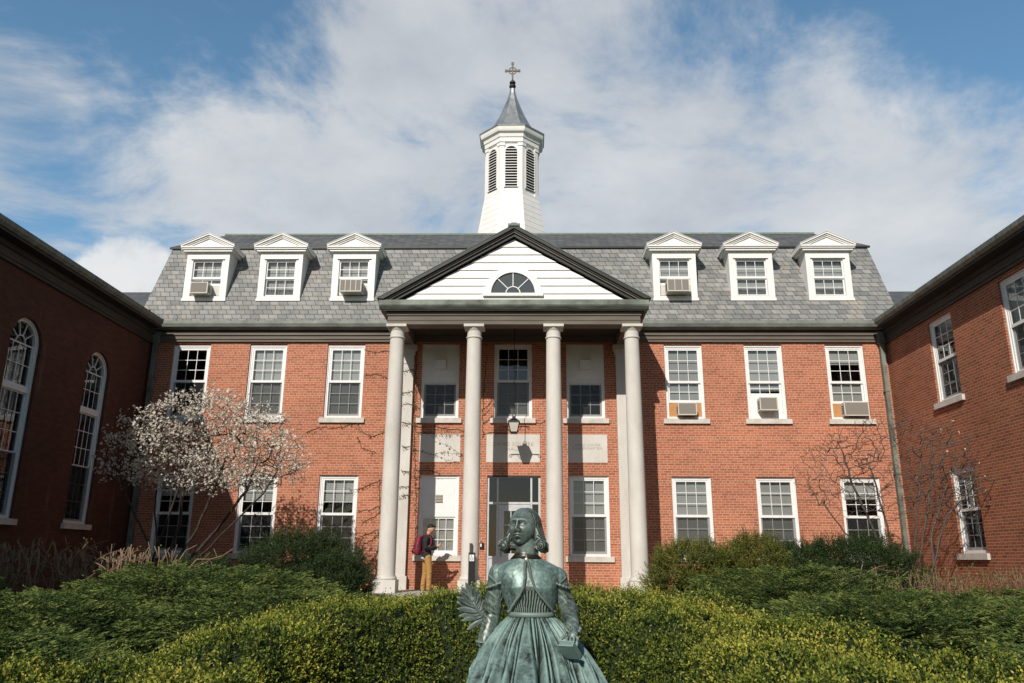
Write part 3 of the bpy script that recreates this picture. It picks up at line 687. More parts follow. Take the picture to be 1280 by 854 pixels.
# low cellar bulkhead left of portico
bk = MB().prism([(-4.55, 0), (-3.64, 0), (-3.64, 1.08), (-4.55, .86)], 20.6, 21.9); part('cellar_wall', bk, M['brick'], hall)
bk = MB().prism([(-4.62, .84), (-3.63, 1.08), (-3.63, 1.19), (-4.62, .95)], 20.5, 21.95); part('coping', bk, M['dark'], hall)

# downspouts
def downspout(x, y, parent):
    t = MB().box(x - .055, x + .055, y - .05, y + .05, .3, 7.7); t.box(x - .085, x + .085, y - .075, y + .06, 7.6, 7.95)
    for z in (6.2, 3.9, 1.9): t.box(x - .075, x + .075, y - .06, y + .07, z, z + .05)
    part('downspout', t, M['copper'], parent)
downspout(-10.48, 21.88, hall); downspout(10.46, 21.88, hall)

# cupola
CC = (-.25, 26.5)
def octp(rf, c=CC):   # octagon with across-flats half = rf, flat facing -y
    r = rf / math.cos(PI / 8); return [(c[0] + r * math.cos(PI / 8 + PI / 4 * k), c[1] + r * math.sin(PI / 8 + PI / 4 * k)) for k in range(8)]
def octloft(prof, mb):
    rings = [[(x, y, z) for x, y in octp(r)] for r, z in prof]; mb.rings(rings, True, True); return mb
base = octloft([(1.27, 11.6), (1.24, 12.3), (1.19, 12.8), (1.10, 13.4), (1.03, 13.9), (.985, 14.12), (.985, 14.13)], MB())
for k in range(9):
    z = 12.2 + k * .22; r = np.interp(z, [11.6, 12.3, 12.8, 13.4, 13.9, 14.12], [1.27, 1.24, 1.19, 1.10, 1.03, .985]) + .008
    base.rings([[(x, y, z) for x, y in octp(r - .002)], [(x, y, z + .03) for x, y in octp(r - .008)]], True, True)
cup = part('cupola', base, M['white'], hall)
bel = octloft([(.93, 14.13), (.93, 16.35)], MB()); bel.rings([[(x, y, 14.13) for x, y in octp(.985)], [(x, y, 14.22) for x, y in octp(.985)]], True, True)
for k in range(8):      # corner pilasters with caps and bases
    th = PI / 8 + PI / 4 * k; rr_ = .93 / math.cos(PI / 8)
    cxp, cyp = CC[0] + rr_ * math.cos(th), CC[1] + rr_ * math.sin(th)
    for s in (-1, 1):
        tx, ty_ = -math.sin(th + s * PI / 8), math.cos(th + s * PI / 8); nx, ny = math.cos(th + s * PI / 8), math.sin(th + s * PI / 8)
        def pil(w_, z0, z1, o):
            P = [(cxp, cyp), (cxp + s * tx * w_, cyp + s * ty_ * w_), (cxp + s * tx * w_ + nx * o, cyp + s * ty_ * w_ + ny * o), (cxp + nx * o - s * tx * o * .4, cyp + ny * o - s * ty_ * o * .4)]
            if s < 0: P = P[::-1]
            bel.prism_z(P, z0, z1)
        pil(.135, 14.22, 16.05, .035); pil(.155, 16.05, 16.16, .06); pil(.15, 14.22, 14.32, .05)
part('belfry', bel, M['white'], cup)
for k in range(8):      # arched louvres
    th = -PI / 2 + PI / 4 * k; nx, ny = math.cos(th), math.sin(th); tx, ty_ = -ny, nx
    def T(u, d, z): return (CC[0] + nx * (.93 + d) + tx * u, CC[1] + ny * (.93 + d) + ty_ * u, z)
    back = MB(); zt_ = 16.03; r = .215; z0_ = 14.40
    pts = [(-r, z0_), (r, z0_)] + [(r * math.cos(PI * q / 12), zt_ - r + r * math.sin(PI * q / 12)) for q in range(13)]
    back.add([T(u, .003, z) for u, z in pts], [tuple(range(len(pts)))])
    lo = part('louvre', back, M['dark_in'], cup)
    sl = MB(); n_ = 15
    for q in range(n_):
        z = z0_ + .02 + (zt_ - z0_ - .03) * q / n_
        hwl = r if z < zt_ - r else math.sqrt(max(0, r * r - (z - zt_ + r) ** 2))
        if hwl < .04: continue
        sl.add([T(-hwl, .006, z + .042), T(hwl, .006, z + .042), T(hwl, .05, z + .016), T(-hwl, .05, z + .016), T(-hwl, .006, z + .032), T(hwl, .006, z + .032), T(hwl, .05, z - .008), T(-hwl, .05, z - .008)],
               [(0, 1, 2, 3), (4, 5, 6, 7), (3, 2, 6, 7)])
    # surround
    def strip(pa, pb):
        for (a1, b1), (a2, b2) in zip(zip(pa, pb), zip(pa[1:], pb[1:])):
            sl.add([T(*a1), T(*b1), T(*b2), T(*a2)], [(0, 1, 2, 3)])
    inn = [(r, z0_)] + [(r * math.cos(PI * q / 12), zt_ - r + r * math.sin(PI * q / 12)) for q in range(13)] + [(-r, z0_)]
    ro = r + .05; outr = [(ro, z0_)] + [(ro * math.cos(PI * q / 12), zt_ - r + ro * math.sin(PI * q / 12)) for q in range(13)] + [(-ro, z0_)]
    strip([(u, .05, z) for u, z in inn], [(u, .05, z) for u, z in outr]); strip([(u, .0, z) for u, z in inn], [(u, .05, z) for u, z in inn]); strip([(u, .05, z) for u, z in outr], [(u, .0, z) for u, z in outr])
    part('slats', sl, M['white'], cup)
cor = octloft([(.95, 16.16), (1.0, 16.20), (1.0, 16.36), (1.03, 16.38), (1.05, 16.50), (1.13, 16.56), (1.15, 16.62), (1.17, 16.74), (1.19, 16.76)], MB()); part('cornice', cor, M['white'], cup)
sp = octloft([(1.20, 16.755), (1.205, 16.78), (.92, 16.95), (.76, 17.12), (.64, 17.35), (.48, 17.70), (.33, 18.10), (.20, 18.48), (.12, 18.78), (.09, 19.0)], MB()); part('spire', sp, M['lead'], cup)
fi = MB().lathe([(.05, 18.95), (.06, 19.04), (.12, 19.08), (.13, 19.12), (.12, 19.16), (.05, 19.19), (.05, 19.21), (.11, 19.24), (.12, 19.28), (.10, 19.33), (.04, 19.36), (.03, 19.42)], CC, 20); part('finial', fi, M['dark'], cup, auto=50)
cr = MB(); x, y = CC
cr.box(x - .032, x + .032, y - .02, y + .02, 19.40, 20.16).box(x - .25, x - .032, y - .021, y + .021, 19.78, 19.845).box(x + .032, x + .25, y - .021, y + .021, 19.78, 19.845)
for dx_, dz_ in ((0, 20.14), (-.25, 19.8125), (.25, 19.8125)): cr.box(x + dx_ - .05, x + dx_ + .05, y - .024, y + .024, dz_ - .05, dz_ + .05)
for k in range(16):
    a0, a1 = 2 * PI * k / 16, 2 * PI * (k + 1) / 16; c0 = (x, 19.8125)
    cr.prism([(c0[0] + .165 * math.cos(a0), c0[1] + .165 * math.sin(a0)), (c0[0] + .165 * math.cos(a1), c0[1] + .165 * math.sin(a1)), (c0[0] + .13 * math.cos(a1), c0[1] + .13 * math.sin(a1)), (c0[0] + .13 * math.cos(a0), c0[1] + .13 * math.sin(a0))], y - .012, y + .012)
part('cross', cr, M['gold'], cup)

# ================================================================== WINGS
def wing(side):
    s = -1 if side == 'left' else 1; X = 10.64 * s; Y0, Y1 = 3.5, 21.98
    lab = 'dark shaded brick wing with tall arched windows on the left' if s < 0 else 'brick wing with rectangular sash windows on the right'
    root = empty('brick_wing', (X, 12, 0), lab, 'building')
    cen = [19.39, 16.42, 13.45, 10.48, 7.51] if s < 0 else [19.02, 15.87, 12.72, 9.57, 6.42]
    if s < 0: ops = [(c - .54, c + .54, 2.36, 6.67, 1) for c in cen]
    else: ops = [(c - .565, c + .565, 5.42, 7.50) for c in cen] + [(c - .545 - .08, c + .545 - .08, 1.80, 3.78) for c in cen]
    w = MB(); wall_sheet(w, Y0, Y1, 0, 8.0, ops, lambda u, d, z: (X + s * d, u, z))
    w.add([(X, Y0, 0), (X + s * 10, Y0, 0), (X + s * 10, Y0, 8), (X, Y0, 8), (X + s * 10, 30, 0), (X + s * 10, 30, 8), (X, 30, 0), (X, 30, 8)], [(0, 1, 2, 3), (1, 4, 5, 2), (4, 6, 7, 5)])
    part('wall', w, M['brick_shaded' if s < 0 else 'brick_brown'], root)
    part('interior_wall', MB().box(min(X + s * 3, X + s * 3.1), max(X + s * 3, X + s * 3.1), Y0 + .2, Y1, 0, 8).box(min(X + s * .3, X + s * 3), max(X + s * .3, X + s * 3), Y0 + .2, Y1 - .1, 4.3, 4.5) if s > 0 else
         MB().box(X - 3.1, X - 3, Y0 + .2, Y1, 0, 8), M['room'], root)
    def bx(a, b, y0, y1, z0, z1): return (min(X + s * a, X + s * b), max(X + s * a, X + s * b), y0, y1, z0, z1)
    fr = MB().box(*bx(-.07, 0, Y0 - .07, Y1 - .1, 7.60, 7.97)); fr.box(*bx(-.10, -.07, Y0 - .1, Y1 - .13, 7.67, 7.70)).box(*bx(-.12, -.07, Y0 - .12, Y1 - .13, 7.86, 7.97))
    part('frieze', fr, M['frieze_dark'], root)
    so = MB().box(*bx(-.40, 0, Y0 - .4, Y1 - .4, 7.975, 8.02)); part('soffit', so, M['dark'], root)
    gu = MB(); pts = [(-.36, 8.022), (-.44, 8.03), (-.50, 8.09), (-.51, 8.19), (-.48, 8.21), (-.2, 8.21), (-.2, 8.022)]
    P = [(X + s * a, z) for a, z in pts]
    if s > 0: P = P[::-1]
    gu.prism(P, Y0 - .5, 21.45); part('gutter', gu, M['copper'], root)
    # low hipped roof
    xe, xr, xo = X - s * .30, X + s * 5, X + s * 10.4
    A_ = [(xe, Y0 - .3, 8.2), (xe, 31, 8.2), (xo, 31, 8.2), (xo, Y0 - .3, 8.2), (xr, Y0 + 5, 10.0), (xr, 25, 10.0)]
    part('roof', MB().add(A_, [(0, 1, 5, 4), (1, 2, 5), (2, 3, 4, 5), (3, 0, 4)]), M['slate_top'], root)
    # cross roof joining the hall
    xs = X + s * .15
    part('link_roof', MB().add([(xs, 21.8, 8.6), (X + s * 8, 21.8, 8.6), (X + s * 8, 25, 10.26), (xs, 25, 10.26), (xs, 28.2, 8.6), (X + s * 8, 28.2, 8.6)], [(0, 1, 2, 3), (3, 2, 5, 4), (1, 5, 2), (0, 3, 4)]), M['slate_top'], root)
    if s < 0:
        for c in cen:
            fr = MB(); rec, yb = .10, .20; r = .54; sp_ = 6.67 - 2.36 - r; z0 = 0
            fr.box(-r, -r + .075, rec, yb, 0, sp_).box(r - .075, r, rec, yb, 0, sp_).box(-r + .075, r - .075, rec, yb, 0, .07)
            arch_band(fr, r - .075, r, rec, yb, (0, sp_)); arch_band(fr, r - .035, r + .001, rec - .03, rec, (0, sp_))
            fr.box(-r, -r + .035, rec - .03, rec, 0, sp_).box(r - .035, r, rec - .03, rec, 0, sp_)
            zt1 = 5.13 - 2.36; fr.box(-r + .075, r - .075, rec - .015, yb, zt1 - .06, zt1 + .06)
            f = put('arched_window', fr.mesh('arched_window', M['trimw']), root, Vector((X, c, 2.36)) - wloc(root)); f.rotation_euler.z = PI / 2
            sh = MB(); i = r - .075
            zm = 3.76 - 2.36
            t_ = grid_sash(2 * i, zm - .02, zt1 - .06, 4, 3, rec + .03, rec + .06, .035, .018, .04, .03); sh.add(t_.v, t_.f)
            t_ = grid_sash(2 * i, .07, zm + .02, 4, 3, rec + .06, rec + .085, .035, .018, .05, .035); sh.add(t_.v, t_.f)
            t_ = grid_sash(2 * i, zt1 + .06, sp_ + .0, 4, 2, rec + .03, rec + .06, .03, .018, .04, .03); sh.add(t_.v, t_.f)
            arch_band(sh, .15, .17, rec + .03, rec + .055, (0, sp_)); 
            for a in (36, 72, 108, 144):
                dx, dz = math.cos(R(a)), math.sin(R(a)); nx, nz = -dz * .009, dx * .009
                sh.prism([(dx * .17 - nx, sp_ + dz * .17 - nz), (dx * i - nx, sp_ + dz * i - nz), (dx * i + nx, sp_ + dz * i + nz), (dx * .17 + nx, sp_ + dz * .17 + nz)], rec + .03, rec + .055)
            put('sash', sh.mesh('sash', M['trimw']), f)
            pn = polysheet([(-i, .05), (i, .05)] + [(i * math.cos(PI * k / 20), sp_ + i * math.sin(PI * k / 20)) for k in range(21)], rec + .067)
            put('pane', pn.mesh('pane', M['glass']), f)
            put('screen', MB().add([(-i, rec + .02, .07), (i, rec + .02, .07), (i, rec + .02, zm), (-i, rec + .02, zm)], [(0, 1, 2, 3)]).mesh('screen', M['screen']), f)
            put('sill', MB().box(-r - .06, r + .06, -.09, yb, -.13, -.002).mesh('sill', M['sill']), f)
            # brick arch ring
            ar = MB(); arch_band(ar, r + .002, r + .22, -.004, .0005, (0, sp_)); put('brick_arch', ar.mesh('brick_arch', M['brick_shaded']), f)
    else:
        for i, c in enumerate(cen):
            window(root, c, 5.42, 1.13, 2.08, (X, 0, 0), 'right', up_blind=[.5, .99, 1, .4, 0][i], lo_blind=[.0, .99, .99, 0, 0][i], rows=(3, 3))
            window(root, c - .08, 1.80, 1.09, 1.98, (X, 0, 0), 'right', up_blind=[.3, .5, 0, 1, 0][i], lo_blind=[.0, 0, .99, 0, 0][i], rows=(3, 3))
    return root
wing('left'); wing('right')

# ================================================================== HANGING LANTERN
lx, ly = 0.0, 21.08
ln = empty('hanging_lantern', (lx, ly, 4.865), 'black four sided lantern hanging on a long rod in the middle of the portico', 'lantern')
b = MB()
def frus(mb, r0, z0, r1, z1):
    P = [(lx + a * r0, ly + c * r0, z0) for a, c in ((-1, -1), (1, -1), (1, 1), (-1, 1))] + [(lx + a * r1, ly + c * r1, z1) for a, c in ((-1, -1), (1, -1), (1, 1), (-1, 1))]
    mb.add(P, [(3, 2, 1, 0), (4, 5, 6, 7), (0, 1, 5, 4), (1, 2, 6, 5), (2, 3, 7, 6), (3, 0, 4, 7)])
frus(b, .085, 4.860, .092, 4.910); frus(b, .165, 5.165, .155, 5.195); frus(b, .15, 5.195, .055, 5.275); frus(b, .05, 5.275, .045, 5.335)
for a, c in ((-1, -1), (1, -1), (1, 1), (-1, 1)): b.tube([(lx + a * .09, ly + c * .09, 4.905), (lx + a * .15, ly + c * .15, 5.175)], .011, 6)
part('lantern_frame', b, M['black'], ln)
b = MB(); frus(b, .083, 4.910, .143, 5.165); part('lantern_glass', b, M['frost'], ln)
b = MB().tube([(lx + .045 * math.cos(a), ly, 5.375 + .045 * math.sin(a)) for a in np.linspace(0, 2 * PI, 17)], .008, 6); b.tube([(lx, ly, 5.415), (lx, ly, 7.86)], .009, 6)
part('rod', b, M['black'], ln)
b = MB()
for s in (-1, 1):
    b.tube([(lx + s * .11, ly, 5.045), (lx + s * .2, ly, 5.065), (lx + s * .34, ly, 5.060), (lx + s * .40, ly, 5.055)], [.010, .012, .016, .014], 6)
    b.tube([(lx + s * .09, ly, 4.895), (lx + s * .14, ly, 4.955), (lx + s * .2, ly, 5.045), (lx + s * .22, ly, 5.060)], .008, 6)
    b.tube([(lx + s * (.40 + .035 * math.sin(a)), ly, 5.020 + .035 * math.cos(a)) for a in np.linspace(0, 5, 12)], .008, 6)
part('scroll_bracket', b, M['black'], ln)
# small wall lamp / reader box
sb = empty('wall_box', (-.875, 21.95, 1.88), 'small black and white access box on the brick beside the door', 'access box')
part('box', MB().box(-.925, -.825, 21.93, 21.998, 1.88, 2.03), M['black'], sb); part('face', MB().box(-.91, -.875, 21.925, 21.93, 1.92, 2.0), M['trimw'], sb)
# door button post
po = empty('door_button_post', (-.965, 19.62, .8), 'black metal post with a white push plate in front of the second column', 'post')
part('post', MB().box(-1.045, -.885, 19.60, 19.70, .802, 1.75), M['black'], po)
part('push_plate', MB().box(-1.02, -.91, 19.59, 19.60, 1.55, 1.70), M['trimw'], po)
pc = MB().tube([(-.967 + .03 * math.cos(a), 19.586, 1.605 + .03 * math.sin(a)) for a in np.linspace(PI * .7, PI * 2.2, 12)], .005, 5)
pc.tube([(-.975, 19.586, 1.67), (-.972, 19.586, 1.635), (-.945, 19.586, 1.63), (-.932, 19.586, 1.60)], .006, 5).ball((-.976, 19.586, 1.685), .009, 6); part('symbol', pc, plain('blue_mark', (.03, .06, .15), .5), po)
part('bollard_pipe', MB().prism([(-1.025, .802), (-.985, .802), (-.97, 1.97), (-1.035, 1.97)], 19.72, 19.77), M['bark'], po)



# ================================================================== PLANTS
def points_mesh(name, V_, F_n, mat, tint=None):
    """V_: (n,k,3) array of k-gons"""
    n, k, _ = V_.shape; me = bpy.data.meshes.new(name)
    me.vertices.add(n * k); me.vertices.foreach_set('co', V_.reshape(-1).astype(np.float32))
    me.loops.add(n * k); me.loops.foreach_set('vertex_index', np.arange(n * k, dtype=np.int32))
    me.polygons.add(n); me.polygons.foreach_set('loop_start', np.arange(0, n * k, k, dtype=np.int32)); me.polygons.foreach_set('loop_total', np.full(n, k, dtype=np.int32))
    me.update(calc_edges=True)
    if tint is not None:
        a = me.attributes.new('tint', 'FLOAT', 'POINT'); a.data.foreach_set('value', np.repeat(np.clip(tint, 0, 1), k).astype(np.float32))
    me.materials.append(mat); return me
def norm(a): return a / np.maximum(np.linalg.norm(a, axis=-1, keepdims=True), 1e-9)
def leaves(P, Dr, ln, wd_, twist=None):
    """diamond leaves: base P, direction Dr, length, width"""
    n = len(P); Dr = norm(Dr); q = rng.normal(size=(n, 3)) if twist is None else twist
    W = norm(np.cross(Dr, q)); ln = np.asarray(ln).reshape(-1, 1) if np.ndim(ln) else ln; wd_ = np.asarray(wd_).reshape(-1, 1) if np.ndim(wd_) else wd_
    return np.stack([P, P + Dr * ln * .45 + W * wd_ / 2, P + Dr * ln, P + Dr * ln * .45 - W * wd_ / 2], 1)
def vnoise(xy, s, seed=0):
    """cheap smooth 2-d value noise, vectorised"""
    x = np.asarray(xy) * s + seed * 17.3; i = np.floor(x).astype(int); f = x - i; f = f * f * (3 - 2 * f)
    def h(a, b):
        v = np.sin(a * 127.1 + b * 311.7 + seed * 74.7) * 43758.5453; return v - np.floor(v)
    return (h(i[..., 0], i[..., 1]) * (1 - f[..., 0]) * (1 - f[..., 1]) + h(i[..., 0] + 1, i[..., 1]) * f[..., 0] * (1 - f[..., 1]) + h(i[..., 0], i[..., 1] + 1) * (1 - f[..., 0]) * f[..., 1] + h(i[..., 0] + 1, i[..., 1] + 1) * f[..., 0] * f[..., 1])

# --- clipped broadleaf hedge wrapping behind the statue
HP = np.array([(-3.6, 2.6), (-3.5, 3.8), (-2.75, 4.55), (-2.16, 5.0), (-1.98, 5.6), (-1.62, 6.5), (-1.15, 7.3), (-.45, 7.85), (.45, 8.1), (1.1, 7.95), (1.85, 7.3), (2.45, 6.4), (2.85, 5.7), (3.35, 5.0), (3.9, 4.0), (4.0, 2.6),
               (1.6, 2.6), (1.5, 4.0), (1.42, 5.3), (1.0, 6.1), (.45, 6.4), (-.2, 6.4), (-.75, 5.9), (-.95, 5.0), (-.95, 2.6)])
def inside(P, poly):
    x, y = P[:, 0], P[:, 1]; c = np.zeros(len(P), bool); j = len(poly) - 1
    for i in range(len(poly)):
        xi, yi = poly[i]; xj, yj = poly[j]
        c ^= ((yi > y) != (yj > y)) & (x < (xj - xi) * (y - yi) / (yj - yi + 1e-12) + xi); j = i
    return c
def pdist(P, poly):
    d = np.full(len(P), 1e9)
    for i in range(len(poly)):
        a, b = poly[i], poly[(i + 1) % len(poly)]; ab = b - a
        t = np.clip(((P - a) @ ab) / (ab @ ab), 0, 1); d = np.minimum(d, np.linalg.norm(P - (a + t[:, None] * ab), axis=1))
    return d
def HT(P):
    base = np.interp(P[:, 1], [2.6, 4, 4.6, 5, 5.6, 6.3, 6.8, 7.5, 8.1], [.80, .90, .97, 1.05, 1.12, 1.20, 1.26, 1.32, 1.36])
    return base + (vnoise(P, 1.7, 1) - .5) * .14 + (vnoise(P, 4.3, 2) - .5) * .15 + (vnoise(P, 11, 4) - .5) * .05
def edge(d, w=.30): t = np.clip(d / w, 0, 1); return np.sqrt(np.clip(1 - (1 - t) ** 2, 0, 1))
def hedge():
    root = empty('hedge', (.3, 5, 0), 'broad yellow-green leafy hedge wrapping behind the bronze statue across the foreground', 'hedge')
    gs = .07; xs = np.arange(-3.7, 4.1, gs); ys = np.arange(2.5, 8.25, gs); X, Y = np.meshgrid(xs, ys); P = np.stack([X.ravel(), Y.ravel()], 1)
    ins = inside(P, HP); d = pdist(P, HP); z = np.where(ins, HT(P) * (.12 + .88 * edge(d)) - .07, -.05).reshape(X.shape)
    nx = len(xs); vs = [(X[j, i], Y[j, i], z[j, i]) for j in range(len(ys)) for i in range(nx)]
    im = ins.reshape(X.shape); fs = []
    for j in range(len(ys) - 1):
        for i in range(nx - 1):
            if im[j:j + 2, i:i + 2].any(): fs.append((j * nx + i, j * nx + i + 1, (j + 1) * nx + i + 1, (j + 1) * nx + i))
    b = MB(); b.add(vs, fs); part('branches', b, M['hedge_in'], root, smooth=True)
    # shoots
    n = 62000; Q = np.stack([rng.uniform(-3.7, 4.1, n), rng.uniform(2.5, 8.25, n)], 1); Q = Q[inside(Q, HP)]
    Q = Q[(Q[:, 1] > 3.9) | (rng.random(len(Q)) < .25)]
    d = pdist(Q, HP); ed = edge(d); top = HT(Q) * (.12 + .88 * ed)
    zc = top - .05; S0 = np.column_stack([Q, zc]); Dn = np.tile([0, 0, 1.], (len(Q), 1))
    # side shoots
    L_ = []; Ln = []
    for i in range(len(HP)):
        a, c = HP[i], HP[(i + 1) % len(HP)]; ab = c - a; ln = np.linalg.norm(ab); m = int(ln * 1100)
        t = rng.random(m)[:, None]; p = a + t * ab; nrm = np.array([ab[1], -ab[0]]) / ln
        if inside((a + ab / 2 + nrm * .05)[None], HP)[0]: nrm = -nrm
        h = HT(p); zz = rng.random(m) ** .7; dep = .30 * (1 - np.sqrt(np.clip(1 - zz ** 2, 0, 1)))
        p = p - nrm * (dep[:, None] + .02); L_.append(np.column_stack([p, .12 + zz * (h - .18)])); Ln.append(np.tile([nrm[0], nrm[1], .5], (m, 1)))
    S0 = np.vstack([S0] + L_); Dn = norm(np.vstack([Dn] + Ln)); ns = len(S0)
    Dn = norm(Dn + rng.normal(size=(ns, 3)) * .38 + np.array([0, 0, .25]))
    sl = rng.uniform(.04, .125, ns); vig = np.clip(vnoise(S0[:, :2], 3.3, 5) * .75 + vnoise(S0[:, :2], 9, 6) * .5 - .25, 0, 1) * .65 + rng.random(ns) * .35
    sl *= .6 + .75 * vig; sl[rng.random(ns) < .03] *= 1.8; Vs, T = [], []
    for k in range(7):
        f = (k + 1) / 7; p = S0 + Dn * (sl * f)[:, None]
        dr = norm(Dn * (.55 + .5 * f) + rng.normal(size=(ns, 3)) * .75)
        sz = rng.uniform(.017, .030, ns) * (1.1 - .3 * f)
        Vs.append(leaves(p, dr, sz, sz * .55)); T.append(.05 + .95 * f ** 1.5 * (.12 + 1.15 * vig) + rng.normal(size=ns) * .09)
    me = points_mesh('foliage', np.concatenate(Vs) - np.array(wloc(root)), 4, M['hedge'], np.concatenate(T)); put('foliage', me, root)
    return root
hedge()

# --- spreading junipers
def mound(root, c, rx, ry, h, core_mat, p=2.6, seed=0, sink=.90, tall=False):
    b = MB(); n = 28; m = 12; rings = []
    for i in range(m + 1):
        t = i / m; ring = []
        for k in range(n):
            a = 2 * PI * k / n; r = math.sin(t * PI / 2) if not tall else math.sin(t * PI / 2) ** .8
            z = h * sink * (1 - r ** p) ** (1 / 1.6) if r < 1 else 0
            w_ = 1 + .10 * math.sin(3 * a + seed) + .07 * math.sin(5 * a + seed * 2.3)
            ring.append((c[0] + rx * .95 * r * w_ * math.cos(a), c[1] + ry * .95 * r * w_ * math.sin(a), max(0, z)))
        rings.append(ring)
    b.rings(rings); part('branches', b, core_mat, root, smooth=True)
def juniper(c, rx, ry, h, label, seed=0, dens=1.0, group='spreading junipers'):
    root = empty('juniper', (c[0], c[1], 0), label, 'shrub', group); mound(root, c, rx, ry, h, M['juniper_in'], 2.4, seed, .64)
    nf = int(150 * rx * ry * dens); Vs = []; T = []
    for q in range(nf):
        a = rng.uniform(0, 2 * PI); r = math.sqrt(rng.random()) * .97
        w_ = 1 + .10 * math.sin(3 * a + seed) + .07 * math.sin(5 * a + seed * 2.3)
        zs = h * (1 - r ** 2.4) ** (1 / 1.6) * rng.uniform(.80, 1.04) + .02
        zs = max(zs, rng.uniform(.1, .35 * h))
        base = np.array([c[0] + rx * r * w_ * math.cos(a), c[1] + ry * r * w_ * math.sin(a), zs])
        out = np.array([math.cos(a) * (.25 + r), math.sin(a) * (.25 + r), 0]) + rng.normal(size=3) * .35; out[2] = 0; out /= np.linalg.norm(out)
        ln = rng.uniform(.30, .55); lift = rng.uniform(.10, .34); side = np.array([-out[1], out[0], 0]); ft = rng.uniform(.15, .85)
        npl = 18
        u = rng.random(npl) ** .8; s_ = rng.uniform(-1, 1, npl)
        pp = base + out * (u * ln)[:, None] + side * (s_ * ln * .38 * (1.15 - u * .7))[:, None] + np.array([0, 0, 1.]) * (lift * ln * u * (1 - .35 * u) - .04 * np.abs(s_) + rng.normal(size=npl) * .012)[:, None]
        dd = norm(out * 1.0 + side * s_[:, None] * .7 + np.array([0, 0, 1.]) * rng.uniform(.05, .5, npl)[:, None])
        K = 11; uu = np.tile(np.linspace(0, 1, K), npl); P = np.repeat(pp, K, 0) + np.repeat(dd, K, 0) * (uu * rng.uniform(.07, .13))[:, None]
        dk = np.repeat(dd, K, 0); sd_ = np.cross(dk, [0, 0, 1.]); sg = np.where(np.arange(len(uu)) % 2, 1, -1)[:, None]
        dr = norm(dk + sg * norm(sd_) * .75 + rng.normal(size=P.shape) * .25)
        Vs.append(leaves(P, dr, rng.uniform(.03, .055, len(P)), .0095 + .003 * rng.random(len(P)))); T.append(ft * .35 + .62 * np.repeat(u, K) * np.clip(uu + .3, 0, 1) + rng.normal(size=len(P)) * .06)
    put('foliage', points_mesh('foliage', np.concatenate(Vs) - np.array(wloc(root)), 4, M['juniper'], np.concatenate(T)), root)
juniper((-4.45, 11.9), 2.45, 2.0, 1.40, 'large spreading juniper in front of the dark yew on the left', 1)
juniper((-4.9, 8.7), 1.9, 1.7, 1.16, 'low shaded juniper in the left foreground just behind the yellow-green hedge', 2)
juniper((-8.6, 12.0), 1.05, 1.5, 1.34, 'dark juniper at the left edge in front of the bare twiggy bush', 3)
juniper((-2.75, 9.6), 1.2, 1.4, 1.17, 'small bright juniper touching the hedge left of the first column', 4)
juniper((-3.9, 6.4), 1.4, 1.2, .98, 'dark juniper at the lower left corner behind the hedge', 7)
juniper((4.3, 12.2), 1.95, 1.7, 1.42, 'spreading juniper below the yellowish yew right of the portico', 5)
juniper((6.6, 11.2), 1.6, 1.8, 1.16, 'juniper mound in front of the bare tree on the right', 6)
juniper((4.4, 9.2), 1.6, 1.5, 1.18, 'low juniper directly behind the right part of the yellow-green hedge', 8)
juniper((6.1, 8.3), 1.6, 1.5, 1.18, 'juniper at the right edge in front of the reddish twig bush', 9)
juniper((4.9, 6.4), 1.3, 1.1, .95, 'dark juniper at the lower right corner beside the hedge', 10)

# --- yews
def yew(c, rx, ry, h, label, mat='yew', seed=0, dens=1.0, bare=.0):
    root = empty('yew', (c[0], c[1], 0), label, 'shrub', 'yews along the wall')
    mound(root, c, rx * .80, ry * .80, h, M['yew_in'], 2.6, seed, .74, True)
    n = int(3000 * rx * h * dens); a = rng.uniform(0, 2 * PI, n); t = rng.random(n)
    el = np.arcsin(np.clip(rng.uniform(-.15, 1, n), -1, 1))
    lump = 1 + .14 * np.sin(3 * a + seed) * np.cos(el) + .30 * (vnoise(np.column_stack([a * 1.5, el * 3]), 1.9, seed + 3) - .5) * 2 + .16 * (vnoise(np.column_stack([a * 1.5, el * 3]), 5.1, seed + 9) - .5) * 2
    cz = h * .48; rz = h * .52
    P = np.column_stack([c[0] + rx * lump * np.cos(a) * np.cos(el) ** .8, c[1] + ry * lump * np.sin(a) * np.cos(el) ** .8, cz + rz * np.sin(el) * (1 + .45 * (lump - 1))])
    P[:, 2] = np.maximum(P[:, 2], .12)
    Nn = norm(np.column_stack([np.cos(a) * np.cos(el), np.sin(a) * np.cos(el), np.sin(el) + .35])); Nn = norm(Nn + rng.normal(size=(n, 3)) * .35)
    P -= Nn * rng.uniform(.02, .30, n)[:, None]; ln = rng.uniform(.07, .24, n); vig = rng.random(n)
    K = 15; Vs = []; T = []
    for k in range(K):
        f = k / (K - 1); p = P + Nn * (ln * f)[:, None]; sd_ = norm(np.cross(Nn, rng.normal(size=(n, 3))))
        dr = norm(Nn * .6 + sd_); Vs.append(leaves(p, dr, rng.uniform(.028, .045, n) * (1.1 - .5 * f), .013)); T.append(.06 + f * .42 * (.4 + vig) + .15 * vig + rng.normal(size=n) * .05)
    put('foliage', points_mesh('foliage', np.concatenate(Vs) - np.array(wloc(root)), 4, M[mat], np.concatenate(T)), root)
yew((-4.45, 17.3), 1.25, .95, 2.12, 'tall dark green yew under the third lower window, left of the portico', 'yew', 1)
yew((-3.75, 17.0), .80, .8, 1.72, 'drooping dark yew beside the leftmost column', 'yew', 6)
yew((-6.55, 17.1), 1.15, .8, 1.55, 'lower dark yew beside the flowering tree', 'yew', 2)
yew((3.85, 17.0), .95, .8, 1.95, 'yellow-green yew just right of the portico', 'yewy', 3)
